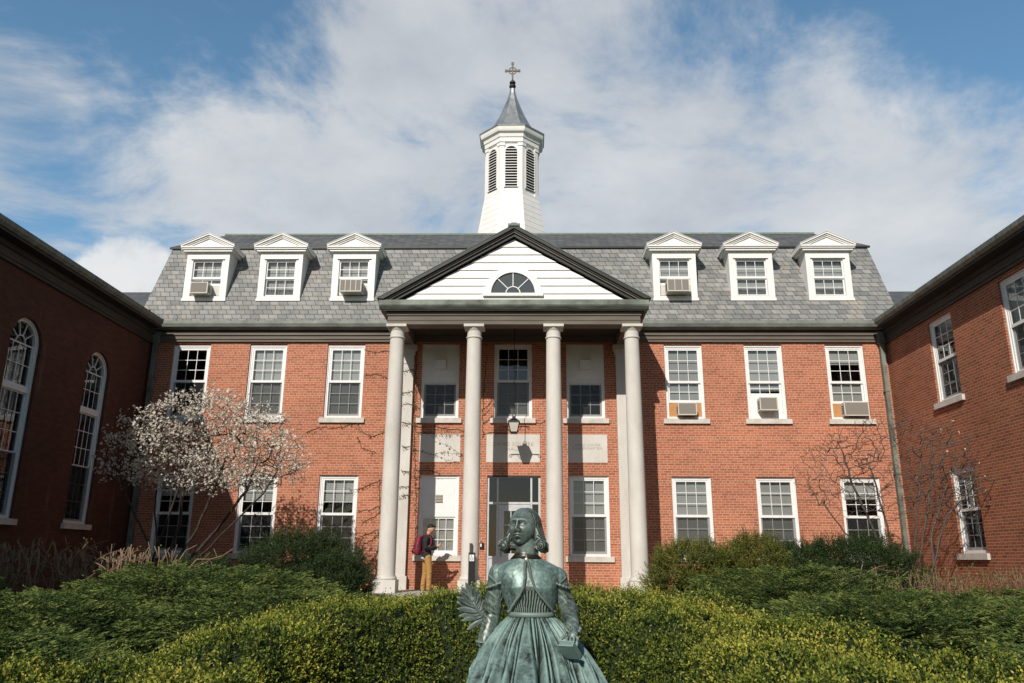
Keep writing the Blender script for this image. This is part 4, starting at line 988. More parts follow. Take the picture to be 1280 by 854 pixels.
yew((5.15, 17.3), .85, .8, 2.12, 'yellow-tinged yew under the middle right lower window', 'yewy', 4)
yew((6.15, 17.2), .75, .75, 1.98, 'mid green yew between the yellow-tinged yew and the large dark yew', 'yew', 7)
yew((7.35, 17.2), 1.2, .85, 2.10, 'large dark yew at the foot of the bare tree on the right', 'yew', 5)

# --- branching trees
def grow(guides, targets, r_tip, expo, jit, seed=0, bend=.12):
    """guides: list of (polyline, start radius ignored). returns paths (polyline idx lists) with radii"""
    rs = np.random.default_rng(seed); nodes = []; par = []
    def addnode(p, pa): nodes.append(np.array(p, float)); par.append(pa); return len(nodes) - 1
    root = None
    for gline in guides:
        last = -1
        for i, p in enumerate(gline):
            if i == 0:
                last = addnode(p, -1); continue
            a = nodes[last]; b_ = np.array(p, float); n = max(2, int(np.linalg.norm(b_ - a) / .16))
            for k in range(1, n + 1):
                q = a + (b_ - a) * k / n + rs.normal(size=3) * jit * .5; last = addnode(q, last)
    start = len(nodes)
    T = np.array(targets); A = np.array(nodes)
    d0 = np.array([np.linalg.norm(A - t, axis=1).min() for t in T]); order = np.argsort(d0)
    for ti in order:
        t = T[ti]; A = np.array(nodes); dv = t - A; dist = np.linalg.norm(dv, axis=1)
        cost = dist + .55 * np.maximum(0, A[:, 2] - t[2] + .0) + np.where(A[:, 2] < 1.0, 3, 0)
        j = int(np.argmin(cost)); a = nodes[j]; L_ = dist[j]
        if L_ < .04: continue
        n = max(1, int(L_ / .11)); off = rs.normal(size=3) * bend * L_; off[2] += .10 * L_; last = j
        for k in range(1, n + 1):
            f = k / n; q = a + (t - a) * f + off * math.sin(PI * f) * .6 + rs.normal(size=3) * jit; last = addnode(q, last)
    cnt = np.zeros(len(nodes)); ch = [[] for _ in nodes]
    for i, p in enumerate(par):
        if p >= 0: ch[p].append(i)
    for i in range(len(nodes) - 1, -1, -1):
        if not ch[i]: cnt[i] = 1
        if par[i] >= 0: cnt[par[i]] += cnt[i]
    rad = r_tip * cnt ** expo; paths = []
    stack = [(i, -1) for i, p in enumerate(par) if p < 0]
    while stack:
        i, pa = stack.pop(); path = [pa] if pa >= 0 else []; path.append(i); cur = i
        while ch[cur]:
            c2 = sorted(ch[cur], key=lambda q: -cnt[q]); 
            for o in c2[1:]: stack.append((o, cur))
            cur = c2[0]; path.append(cur)
        paths.append(path)
    tips = [i for i in range(len(nodes)) if not ch[i]]
    return nodes, paths, rad, tips, start, cnt
def tree_mesh(nodes, paths, rad, mn=5):
    b = MB()
    for p in paths:
        if len(p) < 2: continue
        rr2 = [rad[i] for i in p]
        if p[0] != p[1]: rr2[0] = min(rad[p[0]], rad[p[1]] * 1.15)
        b.tube([nodes[i] for i in p], rr2, 7 if rr2[1] > .015 else (5 if rr2[1] > .006 else 4), cap=False)
    return b
def blossoms(C, size, rs, npet=5):
    n = len(C); F = norm(rs.normal(size=(n, 3)) + np.array([0, -.3, .5])); Vs = []; T = []; tint = rs.random(n)
    U = norm(np.cross(F, rs.normal(size=(n, 3)))); W = np.cross(F, U); sz = size * rs.uniform(.6, 1.2, n)
    for k in range(npet):
        a = 2 * PI * k / npet + rs.normal(size=n) * .25; d = U * np.cos(a)[:, None] + W * np.sin(a)[:, None]
        d = norm(d + F * rs.uniform(.1, .9, n)[:, None]); Vs.append(leaves(C, d, sz, sz * .62, F)); T.append(tint * .7 + rs.random(n) * .3)
    return np.concatenate(Vs), np.concatenate(T)
rs = np.random.default_rng(3)
# flowering tree
ft = empty('flowering_tree', (-7.75, 18.2, 0), 'small multi-stemmed tree covered in white blossom in front of the left brick corner', 'tree')
tg = []
while len(tg) < 2300:
    p = rs.uniform(-1, 1, 3)
    if np.linalg.norm(p) > 1: continue
    if rs.random() > .25 + .75 * np.linalg.norm(p): continue
    p = p * rs.uniform(.9, 1.16)
    x = -7.15 + 2.3 * p[0]; z = 4.22 + 1.25 * p[2] - .12 * (p[0] > .3) * p[0] - .32 * abs(p[0]) ; 
    if z < 3.0 + .25 * abs(p[0]) : z += .5
    if vnoise(np.array([[x, z]]), 1.6, 8)[0] < .10: continue
    tg.append((x, 18.2 + 1.35 * p[1], z))
bx_, by_ = -7.75, 18.2
G = [[(bx_, by_, 0), (-7.95, 18.1, .9), (-8.1, 18.0, 1.9), (-8.7, 17.9, 2.9), (-9.0, 17.9, 3.5)],
     [(bx_ + .05, by_, 0), (-7.85, 18.3, 1.2), (-7.65, 18.4, 2.3), (-7.7, 18.5, 3.3), (-7.9, 18.5, 4.2)],
     [(bx_ + .1, by_ - .05, 0), (-7.6, 18.1, 1.3), (-7.05, 18.0, 2.2), (-6.75, 17.9, 3.0), (-6.5, 17.9, 3.9)],
     [(bx_ + .14, by_ + .05, 0), (-7.4, 18.3, 1.4), (-6.8, 18.5, 2.2), (-6.2, 18.5, 3.1), (-6.0, 18.6, 3.9)],
     [(bx_ + .18, by_ - .1, 0), (-7.2, 18.0, 1.3), (-6.3, 17.8, 2.2), (-5.5, 17.7, 3.0), (-5.2, 17.6, 3.5)],
     [(bx_ - .05, by_ + .1, 0), (-8.0, 18.4, 1.5), (-8.4, 18.7, 2.6), (-8.5, 18.8, 3.6)],
     [(bx_ + .02, by_ - .12, 0), (-7.9, 17.8, 1.4), (-7.5, 17.5, 2.5), (-7.2, 17.4, 3.6)]]
nodes, paths, rad, tips, st0, cnt = grow(G, tg, .0042, .40, .014, 5)
part('trunk', tree_mesh(nodes, paths, rad), M['barkd'], ft, smooth=True)
NA = np.array(nodes); sel = [i for i in range(st0, len(nodes)) if cnt[i] <= 7 and nodes[i][2] > 2.7]
C = []
for i in sel:
    m = rs.integers(2, 8) if rs.random() < .80 else 0
    for _ in range(m): C.append(NA[i] + rs.normal(size=3) * .06)
C = np.array(C); Vb, Tb = blossoms(C, .039, rs)
put('crown', points_mesh('crown', Vb - np.array(wloc(ft)), 4, M['petal'], Tb), ft)
# nearly bare tree on the right
bt = empty('bare_tree', (8.55, 18.3, 0), 'nearly bare many-branched small tree with a few white blooms near the right corner', 'tree')
tg = []
while len(tg) < 2000:
    p = rs.uniform(-1, 1, 3)
    if np.linalg.norm(p) > 1 or rs.random() > .3 + .7 * np.linalg.norm(p): continue
    x = 8.85 + 2.5 * p[0]; z = 3.75 + 1.25 * p[2] - .25 * abs(p[0])
    if z < 2.5 and abs(p[0]) < .4: continue
    tg.append((x, 18.2 + 1.0 * p[1], z))
bx_, by_ = 8.6, 18.3
G = [[(bx_, by_, 0), (8.45, 18.3, 1.2), (8.1, 18.2, 2.3), (7.7, 18.1, 3.3), (7.5, 18.0, 4.1)],
     [(bx_ - .1, by_, 0), (8.2, 18.2, 1.3), (7.4, 18.0, 2.2), (6.9, 17.9, 2.9)],
     [(bx_ + .05, by_ + .1, 0), (8.6, 18.4, 1.4), (8.5, 18.5, 2.7), (8.3, 18.5, 3.8)],
     [(bx_ + .15, by_, 0), (8.9, 18.1, 1.3), (9.15, 18.0, 2.4), (9.4, 17.9, 3.4), (9.5, 17.9, 4.2)],
     [(bx_ + .25, by_ - .1, 0), (9.2, 18.0, 1.5), (9.6, 17.9, 2.6), (10.2, 17.8, 3.2)],
     [(bx_ + .1, by_ - .1, 0), (8.8, 17.9, 1.7), (8.9, 17.7, 2.8), (9.1, 17.6, 3.9)],
     [(bx_ + .3, by_ + .1, 0), (9.3, 18.2, 1.2), (9.4, 18.3, 2.1), (9.9, 18.3, 3.3)]]
nodes, paths, rad, tips, st0, cnt = grow(G, tg, .0044, .36, .020, 9)
part('trunk', tree_mesh(nodes, paths, rad), M['bark'], bt, smooth=True)
NA = np.array(nodes); C = np.array([NA[i] + rs.normal(size=3) * .02 for i in tips if NA[i][0] > 9.6 and rs.random() < .25 or rs.random() < .012])
Vb, Tb = blossoms(C, .036, rs); put('crown', points_mesh('crown', Vb - np.array(wloc(bt)), 4, M['petal'], Tb), bt)

# --- pruned twiggy bushes
def twig_bush(c, rx, ry, h, n, mat, label, thick, seed, buds=0, name='twiggy_bush', group='bare twiggy bushes'):
    r2 = np.random.default_rng(seed); root = empty(name, (c[0], c[1], 0), label, 'bush', group); b = MB(); tipsP = []
    for i in range(n):
        a = r2.uniform(0, 2 * PI); q = math.sqrt(r2.random()); p = np.array([c[0] + rx * .55 * q * math.cos(a), c[1] + ry * .55 * q * math.sin(a), 0.])
        lean = np.array([math.cos(a) * q * rx * .55, math.sin(a) * q * ry * .55, h]); lean = lean / np.linalg.norm(lean)
        def stick(p, d, ln, r, lev):
            pts = [p]; k = max(2, int(ln / .22)); cur = p.copy(); dd = d.copy()
            for j in range(k):
                dd = norm(dd + r2.normal(size=3) * .20 + np.array([0, 0, .16])); cur = cur + dd * ln / k
                if cur[2] > h * (1 + .06 * math.sin(i)): break
                pts.append(cur.copy())
                if lev < 2 and r2.random() < .30 and cur[2] > h * .25: stick(cur, norm(dd + r2.normal(size=3) * .75), ln * .5, r * .62, lev + 1)
            if len(pts) > 1: b.tube(pts, [r * (1 - .35 * t / len(pts)) for t in range(len(pts))], 5); tipsP.extend(pts[1:])
        stick(p, lean, h * r2.uniform(.9, 1.25), thick * r2.uniform(.7, 1.2), 0)
    part('twigs', b, mat, root, smooth=True)
    if buds:
        tp = np.array(tipsP); idx = r2.integers(0, len(tp), buds); P = tp[idx] + r2.normal(size=(buds, 3)) * .03
        put('buds', points_mesh('buds', leaves(P, r2.normal(size=(buds, 3)) + np.array([0, 0, 1]), .04, .02) - np.array(wloc(root)), 4, M['bud'], r2.random(buds)), root)
twig_bush((-8.25, 14.4), 1.0, .7, 1.82, 30, M['twig'], 'bare tan twiggy bush at the left edge below the arched windows', .021, 1, 350)
twig_bush((-6.95, 14.6), .75, .6, 1.82, 40, M['twig'], 'dense bare tan twiggy bush between the left corner and the flowering tree', .018, 2, 120)
twig_bush((-9.6, 14.4), .7, .7, 1.80, 12, M['twig'], 'bare tan bush half cut off by the left edge of the photo', .02, 3, 120)
twig_bush((7.9, 15.0), .9, .6, 1.45, 55, M['twigr'], 'reddish twiggy bush with small green buds right of the corner downspout', .007, 4, 2600)
twig_bush((9.3, 14.9), .9, .6, 1.50, 55, M['twigr'], 'reddish budding bush at the right edge below the brick wing window', .007, 5, 2600)
twig_bush((6.55, 15.1), .4, .4, 1.5, 9, M['twig'], 'few pale bare sticks in front of the large dark yew', .011, 6, 0)

# --- ivy on the facade
def vine(label, lines, y, seed, lsize=.035, dens=26):
    """lines: polylines in (x, z) on the wall plane y"""
    r2 = np.random.default_rng(seed); x0, z0 = lines[0][0]
    root = empty('climbing_vine', (x0, y, z0), label, 'vine', 'vines climbing the facade'); b = MB(); Ps = []
    for ln in lines:
        pts = []
        for (xa, za), (xb, zb) in zip(ln, ln[1:]):
            L_ = math.hypot(xb - xa, zb - za); n = max(2, int(L_ / .07))
            for k in range(n):
                f = k / n; pts.append((xa + (xb - xa) * f + r2.normal() * .012, y - .012, za + (zb - za) * f + r2.normal() * .012 - .04 * math.sin(PI * f) * (L_ > .5)))
        pts.append((ln[-1][0], y - .012, ln[-1][1])); b.tube(pts, .0065, 4)
        for p in pts:
            for _ in range(r2.poisson(dens * .07)):
                Ps.append(np.array(p) + np.array([r2.normal() * .03, -.01 - abs(r2.normal()) * .02, r2.normal() * .03 - .01]))
    part('stem', b, M['barkd'], root)
    P = np.array(Ps); n = len(P); dr = r2.normal(size=(n, 3)) + np.array([0, -.3, -.4])
    put('foliage', points_mesh('foliage', leaves(P, dr, lsize * r2.uniform(.6, 1.3, n), lsize * .8, np.tile([.2, 1., .2], (n, 1)) + r2.normal(size=(n, 3)) * .4) - np.array(wloc(root)), 4, M['ivy'], r2.random(n)), root)
def W_(u, v, Y=22.0): return at2(u, v, Y)
def at2(u, v, Y):
    F_, PIT, YAW, ROL = 982.2458, .2703, -.0245, .0070
    u -= 640; v -= 427; cr, sr = math.cos(ROL), math.sin(ROL)
    a = u * cr + v * sr; b = -u * sr + v * cr; d = (a / F_, 1, -b / F_)
    cp, sp = math.cos(PIT), math.sin(PIT); y = d[1] * cp - d[2] * sp; z = d[1] * sp + d[2] * cp; x = d[0]
    cy, sy = math.cos(YAW), math.sin(YAW); X, Yy, Z = x * cy + y * sy, -x * sy + y * cy, z
    t = Y / Yy; return (round(.4476 + t * X, 3), round(1.6 + t * Z, 3))
PL = lambda pts, Y=22.0: [at2(u, v, Y) for u, v in pts]
vine('ivy stems with few leaves on the brick left of the portico', [PL([(472, 738), (470, 700), (476, 660), (474, 600)]), PL([(457, 438), (470, 441), (486, 439)]), PL([(457, 470), (470, 468), (487, 473)]), PL([(382, 541), (402, 534), (430, 533), (447, 529), (452, 540), (467, 546), (486, 538)]),
      PL([(447, 545), (452, 560), (470, 566)]), PL([(437, 612), (462, 606), (480, 598)]), PL([(448, 640), (465, 637), (480, 630)]), PL([(452, 655), (468, 645), (480, 638)]), PL([(448, 670), (470, 662), (480, 664)]), PL([(455, 680), (470, 672), (478, 660)]), PL([(452, 712), (466, 700), (478, 672)]), PL([(458, 700), (472, 700)])], 22.0, 1, .042, 24)
vine('leafy ivy wrapping around the left pilaster behind the first column', [PL([(503, 463), (517, 462)], 21.8), PL([(503, 491), (517, 489)], 21.8), PL([(503, 505), (517, 505)], 21.8), PL([(503, 527), (517, 530)], 21.8), PL([(503, 558), (517, 557)], 21.8), PL([(502, 588), (514, 589)], 21.8), PL([(502, 608), (514, 608)], 21.8), PL([(502, 620), (514, 618)], 21.8)], 21.85, 2, .04, 60)
vine('ivy trailing over the brick and stone panel beside the upper left porch window', [PL([(519, 700), (520, 620), (518, 560), (519, 500), (521, 440)]), PL([(519, 505), (524, 512)]), PL([(519, 530), (524, 520)]), PL([(519, 532), (545, 533), (575, 537), (583, 540)]), PL([(519, 540), (540, 542), (565, 543), (583, 545)]),
      PL([(519, 562), (530, 565), (541, 568), (560, 566), (575, 568), (583, 572)]), PL([(541, 569), (552, 572), (574, 577)]), PL([(545, 543), (550, 553), (566, 561), (575, 568)]), PL([(519, 588), (535, 588), (550, 592)]), PL([(519, 598), (526, 596)]), PL([(519, 610), (525, 610)])], 22.0, 3, .036, 48)
vine('ivy twigs on the brick between the second column and the middle window', [PL([(604, 545), (604, 500), (606, 470), (609, 445)]), PL([(604, 512), (612, 505), (616, 495)]), PL([(604, 520), (612, 512)]), PL([(604, 530), (616, 520)]), PL([(604, 543), (620, 541), (634, 542)])], 22.0, 4, .036, 32)
vine('short ivy twig on the brick right of the middle window above the lantern', [PL([(668, 528), (675, 530), (682, 526)])], 22.0, 5, .036, 32)

# ================================================================== BRONZE STATUE
def interp_row(rows, z):
    zs = [r[0] for r in rows]; return [float(np.interp(z, zs, [r[i] for r in rows])) for i in range(1, len(rows[0]))]
def head_shape(mb, c, yaw, pitch, s=1.0, nu=110, nv=80, roll=0):
    """sculpted head: front towards -y before rotation; c = centre (eye level is z=0)"""
    Mt = Matrix.Rotation(yaw, 3, 'Z') @ Matrix.Rotation(pitch, 3, 'X') @ Matrix.Rotation(roll, 3, 'Y')
    def g(x, z, x0, z0, sx, sz): return math.exp(-((x - x0) / sx) ** 2 - ((z - z0) / sz) ** 2)
    rings = []
    for i in range(nv + 1):
        ph = -PI / 2 + PI * i / nv; ring = []
        for k in range(nu):
            th = 2 * PI * k / nu; nx, ny, nz = math.cos(ph) * math.cos(th), math.cos(ph) * math.sin(th), math.sin(ph)
            z = nz * (.118 if nz > 0 else .118)
            dn = max(0, -nz)
            x = nx * .086 * (1 - .28 * dn ** 1.7)
            if ny < 0: y = ny * (.093 if nz > 0 else .093 - .004 * dn)
            else: y = ny * (.098 - .035 * dn)
            if nz < 0 and ny < 0: y = y * (1 - .0 * dn) - .010 * dn ** 2 * (-ny)
            if ny < .05:
                f = 0
                f += .009 * g(x, z, 0, .030, .050, .013)                      # brow
                f -= .017 * (g(x, z, .033, .006, .019, .0125) + g(x, z, -.033, .006, .019, .0125))   # sockets
                f += .0135 * (g(x, z, .033, .004, .0135, .0082) + g(x, z, -.033, .004, .0135, .0082)) # eyeballs
                f += .0035 * (g(x, z, .033, .0135, .016, .0028) + g(x, z, -.033, .0135, .016, .0028)) - .0035 * (g(x, z, .033, .0035, .010, .0016) + g(x, z, -.033, .0035, .010, .0016)) + .004 * (g(x, z, .030, .029, .020, .005) + g(x, z, -.030, .029, .020, .005)) # lids
                f += .014 * g(x, z, 0, .002, .008, .022) + .028 * g(x, z, 0, -.030, .0105, .016) + .009 * (g(x, z, .012, -.036, .006, .007) + g(x, z, -.012, -.036, .006, .007))
                f += .006 * (g(x, z, .044, -.026, .020, .018) + g(x, z, -.044, -.026, .020, .018)) # cheeks
                f += .008 * g(x, z, 0, -.064, .024, .018) + .0055 * g(x, z, 0, -.0585, .017, .0045) - .006 * g(x, z, 0, -.0645, .022, .0022) + .0065 * g(x, z, 0, -.071, .014, .005)
                f -= .005 * g(x, z, 0, -.083, .018, .006) + .003 * g(x, z, 0, -.050, .004, .006)
                f += .011 * g(x, z, 0, -.103, .020, .013)
                w_ = min(1, max(0, (-ny + .05) / .45)); y -= f * w_
            v = Mt @ Vector((x * s, y * s, z * s)); ring.append((c[0] + v.x, c[1] + v.y, c[2] + v.z))
        rings.append(ring)
    mb.rings(rings, True, True)
    return Mt
def limb(mb, pts, rad, n=26, flat=1.0):
    mb.tube(pts, rad, n, flat); 
    for p, r in zip(pts, rad): mb.ball(p, r * .998, 14)
def finger(mb, p, d1, d2, ln, r):
    p = Vector(p); d1 = Vector(d1).normalized(); d2 = Vector(d2).normalized()
    a = p + d1 * ln * .45; b = a + (d1 + d2).normalized() * ln * .3; c = b + d2 * ln * .25
    limb(mb, [p, a, b, c], [r, r * .96, r * .88, r * .72], 8)
SC_ = (.43, 5.0)
TR = [(1.22, .460, .135, .105), (1.285, .455, .122, .096), (1.33, .450, .136, .105), (1.38, .445, .152, .120), (1.44, .440, .170, .134), (1.49, .435, .184, .124), (1.53, .430, .190, .108),
      (1.56, .428, .172, .092), (1.585, .425, .124, .078), (1.605, .422, .078, .068), (1.63, .421, .064, .063), (1.70, .418, .060, .062), (1.75, .416, .056, .060)]
def torso_pt(z, a, off=0.0):
    cx, rx, ry = interp_row(TR, z); e = .92
    c, s_ = math.cos(a), math.sin(a)
    x = (rx + off) * math.copysign(abs(c) ** e, c); y = (ry + off) * math.copysign(abs(s_) ** e, s_)
    if s_ < 0: y -= .010 * math.exp(-((z - 1.43) / .045) ** 2) * (math.exp(-((x - .07) / .05) ** 2) + math.exp(-((x + .07) / .05) ** 2))
    return (cx + x, SC_[1] + y, z)
def roughen(me, f):
    me.update(); n = len(me.vertices); co = np.empty(n * 3, np.float32); me.vertices.foreach_get('co', co); co = co.reshape(-1, 3)
    nr = np.array([v.normal[:] for v in me.vertices]); d = np.array([f(c) for c in co]); co += (nr * d[:, None]).astype(np.float32); me.vertices.foreach_set('co', co.reshape(-1)); me.update()
stt = empty('bronze_statue', (.43, 5.0, 0), 'seated bronze statue of a woman with green patina holding a book and palm branch', 'statue')
mb = MB(); zs_ = np.linspace(1.22, 1.75, 34)
mb.rings([[torso_pt(z, 2 * PI * k / 56) for k in range(56)] for z in zs_], True, True)
HC = (.402, 4.992, 1.788)
HM = head_shape(mb, HC, R(-22), R(-12), 1.0, 150, 110)
# ears
for s in (-1, 1):
    v = HM @ Vector((s * .079, .004, -.008)); mb.ball((HC[0] + v.x, HC[1] + v.y, HC[2] + v.z), .018, 10, (.45, .8, 1.25))
# arms (sleeves)
limb(mb, [(.255, 5.0, 1.515), (.232, 5.02, 1.40), (.215, 5.035, 1.28), (.195, 5.0, 1.19), (.178, 4.97, 1.125)], [.062, .056, .052, .051, .047])
limb(mb, [(.178, 4.97, 1.13), (.165, 4.96, 1.07), (.155, 4.95, 1.03)], [.030, .026, .028], 12)
for q, dx in enumerate((-.03, -.012, .006, .023)): finger(mb, (.155 + dx, 4.94, 1.02), (dx * 2, -.1, -1), (dx, -.35, -1), (.075, .085, .08, .065)[q], .0095)
finger(mb, (.185, 4.93, 1.04), (.4, -.5, -.8), (.1, -.5, -1), .06, .010)
limb(mb, [(.608, 5.0, 1.495), (.640, 5.02, 1.40), (.664, 5.01, 1.345), (.680, 4.97, 1.30), (.688, 4.90, 1.25), (.694, 4.845, 1.215)], [.060, .056, .052, .054, .045, .040])
limb(mb, [(.694, 4.845, 1.22), (.694, 4.79, 1.195), (.688, 4.75, 1.178)], [.027, .025, .031], 12)
for q, dx in enumerate((-.030, -.010, .010, .028)): finger(mb, (.684 + dx, 4.725, 1.172), (-.15 + dx, -.7, -.6), (-.15, -.2, -1), (.075, .088, .082, .066)[q], .0092)
finger(mb, (.660, 4.755, 1.185), (-.8, -.6, -.2), (-.5, -.7, -.5), .062, .0105)
me = fuse(mb, .0030, 'body', M['bronze'], 1, tuple(wloc(stt)))
def fold(c):
    x, y, z = float(c[0]), float(c[1]), float(c[2])
    if z > 1.62: return mnoise.noise((x * 60, y * 60, z * 60)) * .0006
    arm = min(1, max(0, (abs(x) - .165) / .03)) * (1 if 1.13 < z < 1.5 else 0)
    w = mnoise.noise((x * 9 + y * 14, z * 26 + x * 16, y * 9)); rid = (1 - abs(w) * 2.6)
    body_f = 0 if arm else (.0022 * math.sin(math.atan2(y, x) * 46 + 3 * w) if z < 1.42 else 0)
    return arm * (rid * .0028 - .001) + mnoise.noise((x * 45, y * 45, z * 45)) * .0010 + body_f
roughen(me, fold); put('body', me, stt)
# hair
mb = MB(); n_, m_ = 90, 60; rings = []
for i in range(m_ + 1):
    ph = -PI / 2 + PI * i / m_; ring = []
    for k in range(n_):
        th = 2 * PI * k / n_; gr = 1 + .012 * math.sin(th * 22 + ph * 3)
        x, y, z = math.cos(ph) * math.cos(th) * .096 * gr, .034 + math.cos(ph) * math.sin(th) * .104 * gr, .033 + math.sin(ph) * .099
        z -= .006 * math.exp(-(x / .006) ** 2) * (1 if z > .05 else 0)      # parting
        v = HM @ Vector((x, y, z)); ring.append((HC[0] + v.x, HC[1] + v.y, HC[2] + v.z))
    rings.append(ring)
mb.rings(rings, True, True)
def hp(x, y, z): v = HM @ Vector((x, y, z)); return (HC[0] + v.x, HC[1] + v.y, HC[2] + v.z)
for s in (-1, 1):
    for (a, r0) in ((0, .030), (.025, .034), (.05, .038), (.075, .036)):
        limb(mb, [hp(s * .062, .012 + a * .8, .06), hp(s * .077, .014 + a * .8, .0), hp(s * .096, .014 + a * .8, -.055), hp(s * .118, .010 + a * .8, -.098)], [.024, r0 * .72, r0 * .74, r0 * .72], 16)
    mb.ball(hp(s * .123, .020, -.106), .032, 12, (1, 1.6, 1.1))
    for q in range(46):       # rolled curls
        an = rs.uniform(0, 2 * PI); t = rs.random(); mb.tube([hp(s * (.123 + .027 * math.cos(an + e_)), -.018 + .08 * t + .01 * e_, -.106 + .029 * math.sin(an + e_)) for e_ in (0, .5, 1.0, 1.5)], [.004, .0085, .0085, .004], 8)
mb.rings([[hp((.085 + .018 * t) * math.cos(a), .03 + (.085 + .0 * t) * max(-.15, math.sin(a)), .0 - .12 * t) for a in np.linspace(0, 2 * PI, 40, endpoint=False)] for t in np.linspace(0, 1, 6)], True, True)
me = fuse(mb, .0032, 'hair', M['bronze_dark'], 4, tuple(wloc(stt))); roughen(me, lambda c: .0016 * math.sin((float(c[1]) * .93 + float(c[0]) * .37 + .010 * mnoise.noise((c[0] * 14, c[1] * 14, c[2] * 14))) * 520) + .0012 * mnoise.noise((c[0] * 60, c[1] * 60, c[2] * 60))); put('hair', me, stt)
# bolero jacket
def jopen(z): return R(np.interp(z, [1.295, 1.32, 1.345, 1.39, 1.44, 1.50, 1.60], [66, 52, 38, 20, 9, 4, 2.5]))
mb = MB(); rings = []
for z in np.linspace(1.298, 1.606, 40):
    o = jopen(z); A_ = np.linspace(-PI / 2 + o, 3 * PI / 2 - o, 90)
    rings.append([torso_pt(z, a, .013) for a in A_] + [torso_pt(z, a, -.004) for a in A_[::-1]])
mb.rings(rings, True, True)
for s, x in ((-1, .262), (1, .606)):
    mb.ball((x - s * .006, 5.0, 1.492), .072, 18, (1.0, 1.0, .95)); mb.tube([(x - s * .05, 5.0, 1.525), (x - s * .01, 5.0, 1.50), (x + s * .014, 5.005, 1.468)], [.050, .066, .070], 24)
me = fuse(mb, .0036, 'jacket', M['bronze_skirt'], 7, tuple(wloc(stt))); roughen(me, lambda c: mnoise.noise((c[0] * 11, c[1] * 11, c[2] * 5)) * .0045 + mnoise.noise((c[0] * 50, c[1] * 50, c[2] * 50)) * .0009); put('jacket', me, stt)
for s in (-1, 1):
    fr = MB(); P = []
    for z in np.linspace(1.596, 1.300, 60):
        o = jopen(z); P.append(torso_pt(z, -PI / 2 + s * o, .013))
    # extend along the hem to the side
    for t in np.linspace(0, 1, 14): P.append(torso_pt(1.299 - .004 * t, -PI / 2 + s * (jopen(1.298) + t * R(40)), .014))
    q = []
    for a, b in zip(P, P[1:]):
        for f in (0, .33, .67): q.append(tuple(a[i] + (b[i] - a[i]) * f for i in range(3)))
    fr.tube(q, [.0078 + .0024 * math.sin(i * 1.57) for i in range(len(q))], 8); part('frill', fr, M['bronze_dark'], stt, smooth=True)
for s, x in ((-1, .254), (1, .612)):
    fr = MB()
    P = [(x + .075 * math.cos(a) , 5.004 + .077 * math.sin(a), 1.458 + s * -.028 * math.cos(a)) for a in np.linspace(0, 2 * PI, 90)]
    fr.tube(P, [.0078 + .0024 * math.sin(i * 1.57) for i in range(90)], 8); part('frill', fr, M['bronze_dark'], stt, smooth=True)
fr = MB(); P = [(.178 + .050 * math.cos(a), 4.97 + .050 * math.sin(a), 1.127) for a in np.linspace(0, 2 * PI, 50)]; fr.tube(P, [.006 + .002 * math.sin(i * 1.6) for i in range(50)], 7); part('cuff', fr, M['bronze_dark'], stt, smooth=True)
fr = MB(); P = [(.694 + .042 * math.cos(a), 4.838 + .042 * math.sin(a), 1.214 + .018 * math.sin(a)) for a in np.linspace(0, 2 * PI, 50)]; fr.tube(P, [.008 + .0035 * math.sin(i * 1.6) for i in range(50)], 7)
part('cuff', fr, M['bronze_dark'], stt, smooth=True)
# collar + brooch
cl = MB(); rings = []
for f, off in ((0, .004), (.35, .009), (1, .015), (1.04, .010), (1, .004), (.3, .002)):
    rings.append([torso_pt(1.642 - .040 * f, a, off) for a in np.linspace(-PI / 2 + .05, 3 * PI / 2 - .05, 60)])
cl.rings(rings, False); part('collar', cl, M['bronze'], stt, smooth=True)
bp_ = torso_pt(1.598, -PI / 2, .018); part('brooch', MB().ball(bp_, .0135, 12, (1, .6, 1)), M['brooch'], stt, smooth=True)
# belt
b = MB(); rings = []
for z, o in ((1.268, .004), (1.270, .012), (1.283, .016), (1.296, .012), (1.298, .004)): rings.append([torso_pt(z, 2 * PI * k / 60, o + .004) for k in range(60)])
b.rings(rings); part('belt', b, M['bronze_dark'], stt, smooth=True)
# gathered skirt
SK = [(.30, .49, 4.74, .50, .52), (.60, .49, 4.75, .475, .51), (.80, .49, 4.79, .445, .46), (.88, .485, 4.82, .425, .41), (.96, .480, 4.86, .395, .34), (1.04, .475, 4.90, .350, .265), (1.10, .470, 4.93, .310, .215), (1.16, .465, 4.96, .262, .170),
      (1.21, .460, 4.97, .215, .155), (1.25, .457, 4.99, .170, .122), (1.275, .455, 5.0, .135, .104), (1.285, .455, 5.0, .128, .100)]
rg = np.random.default_rng(12); FN = 38; fp = np.sort(rg.uniform(0, 2 * PI, FN)); fp = (np.arange(FN) / FN * 2 * PI + rg.normal(size=FN) * .045); fw = rg.uniform(.028, .06, FN); fd = rg.uniform(.6, 1.25, FN); dr_ = rg.normal(size=FN) * .10
fp2 = rg.uniform(0, 2 * PI, 44); fw2 = rg.uniform(.02, .035, 44); z02 = rg.uniform(.75, 1.15, 44)
sk = MB(); rings = []; NA_ = 720
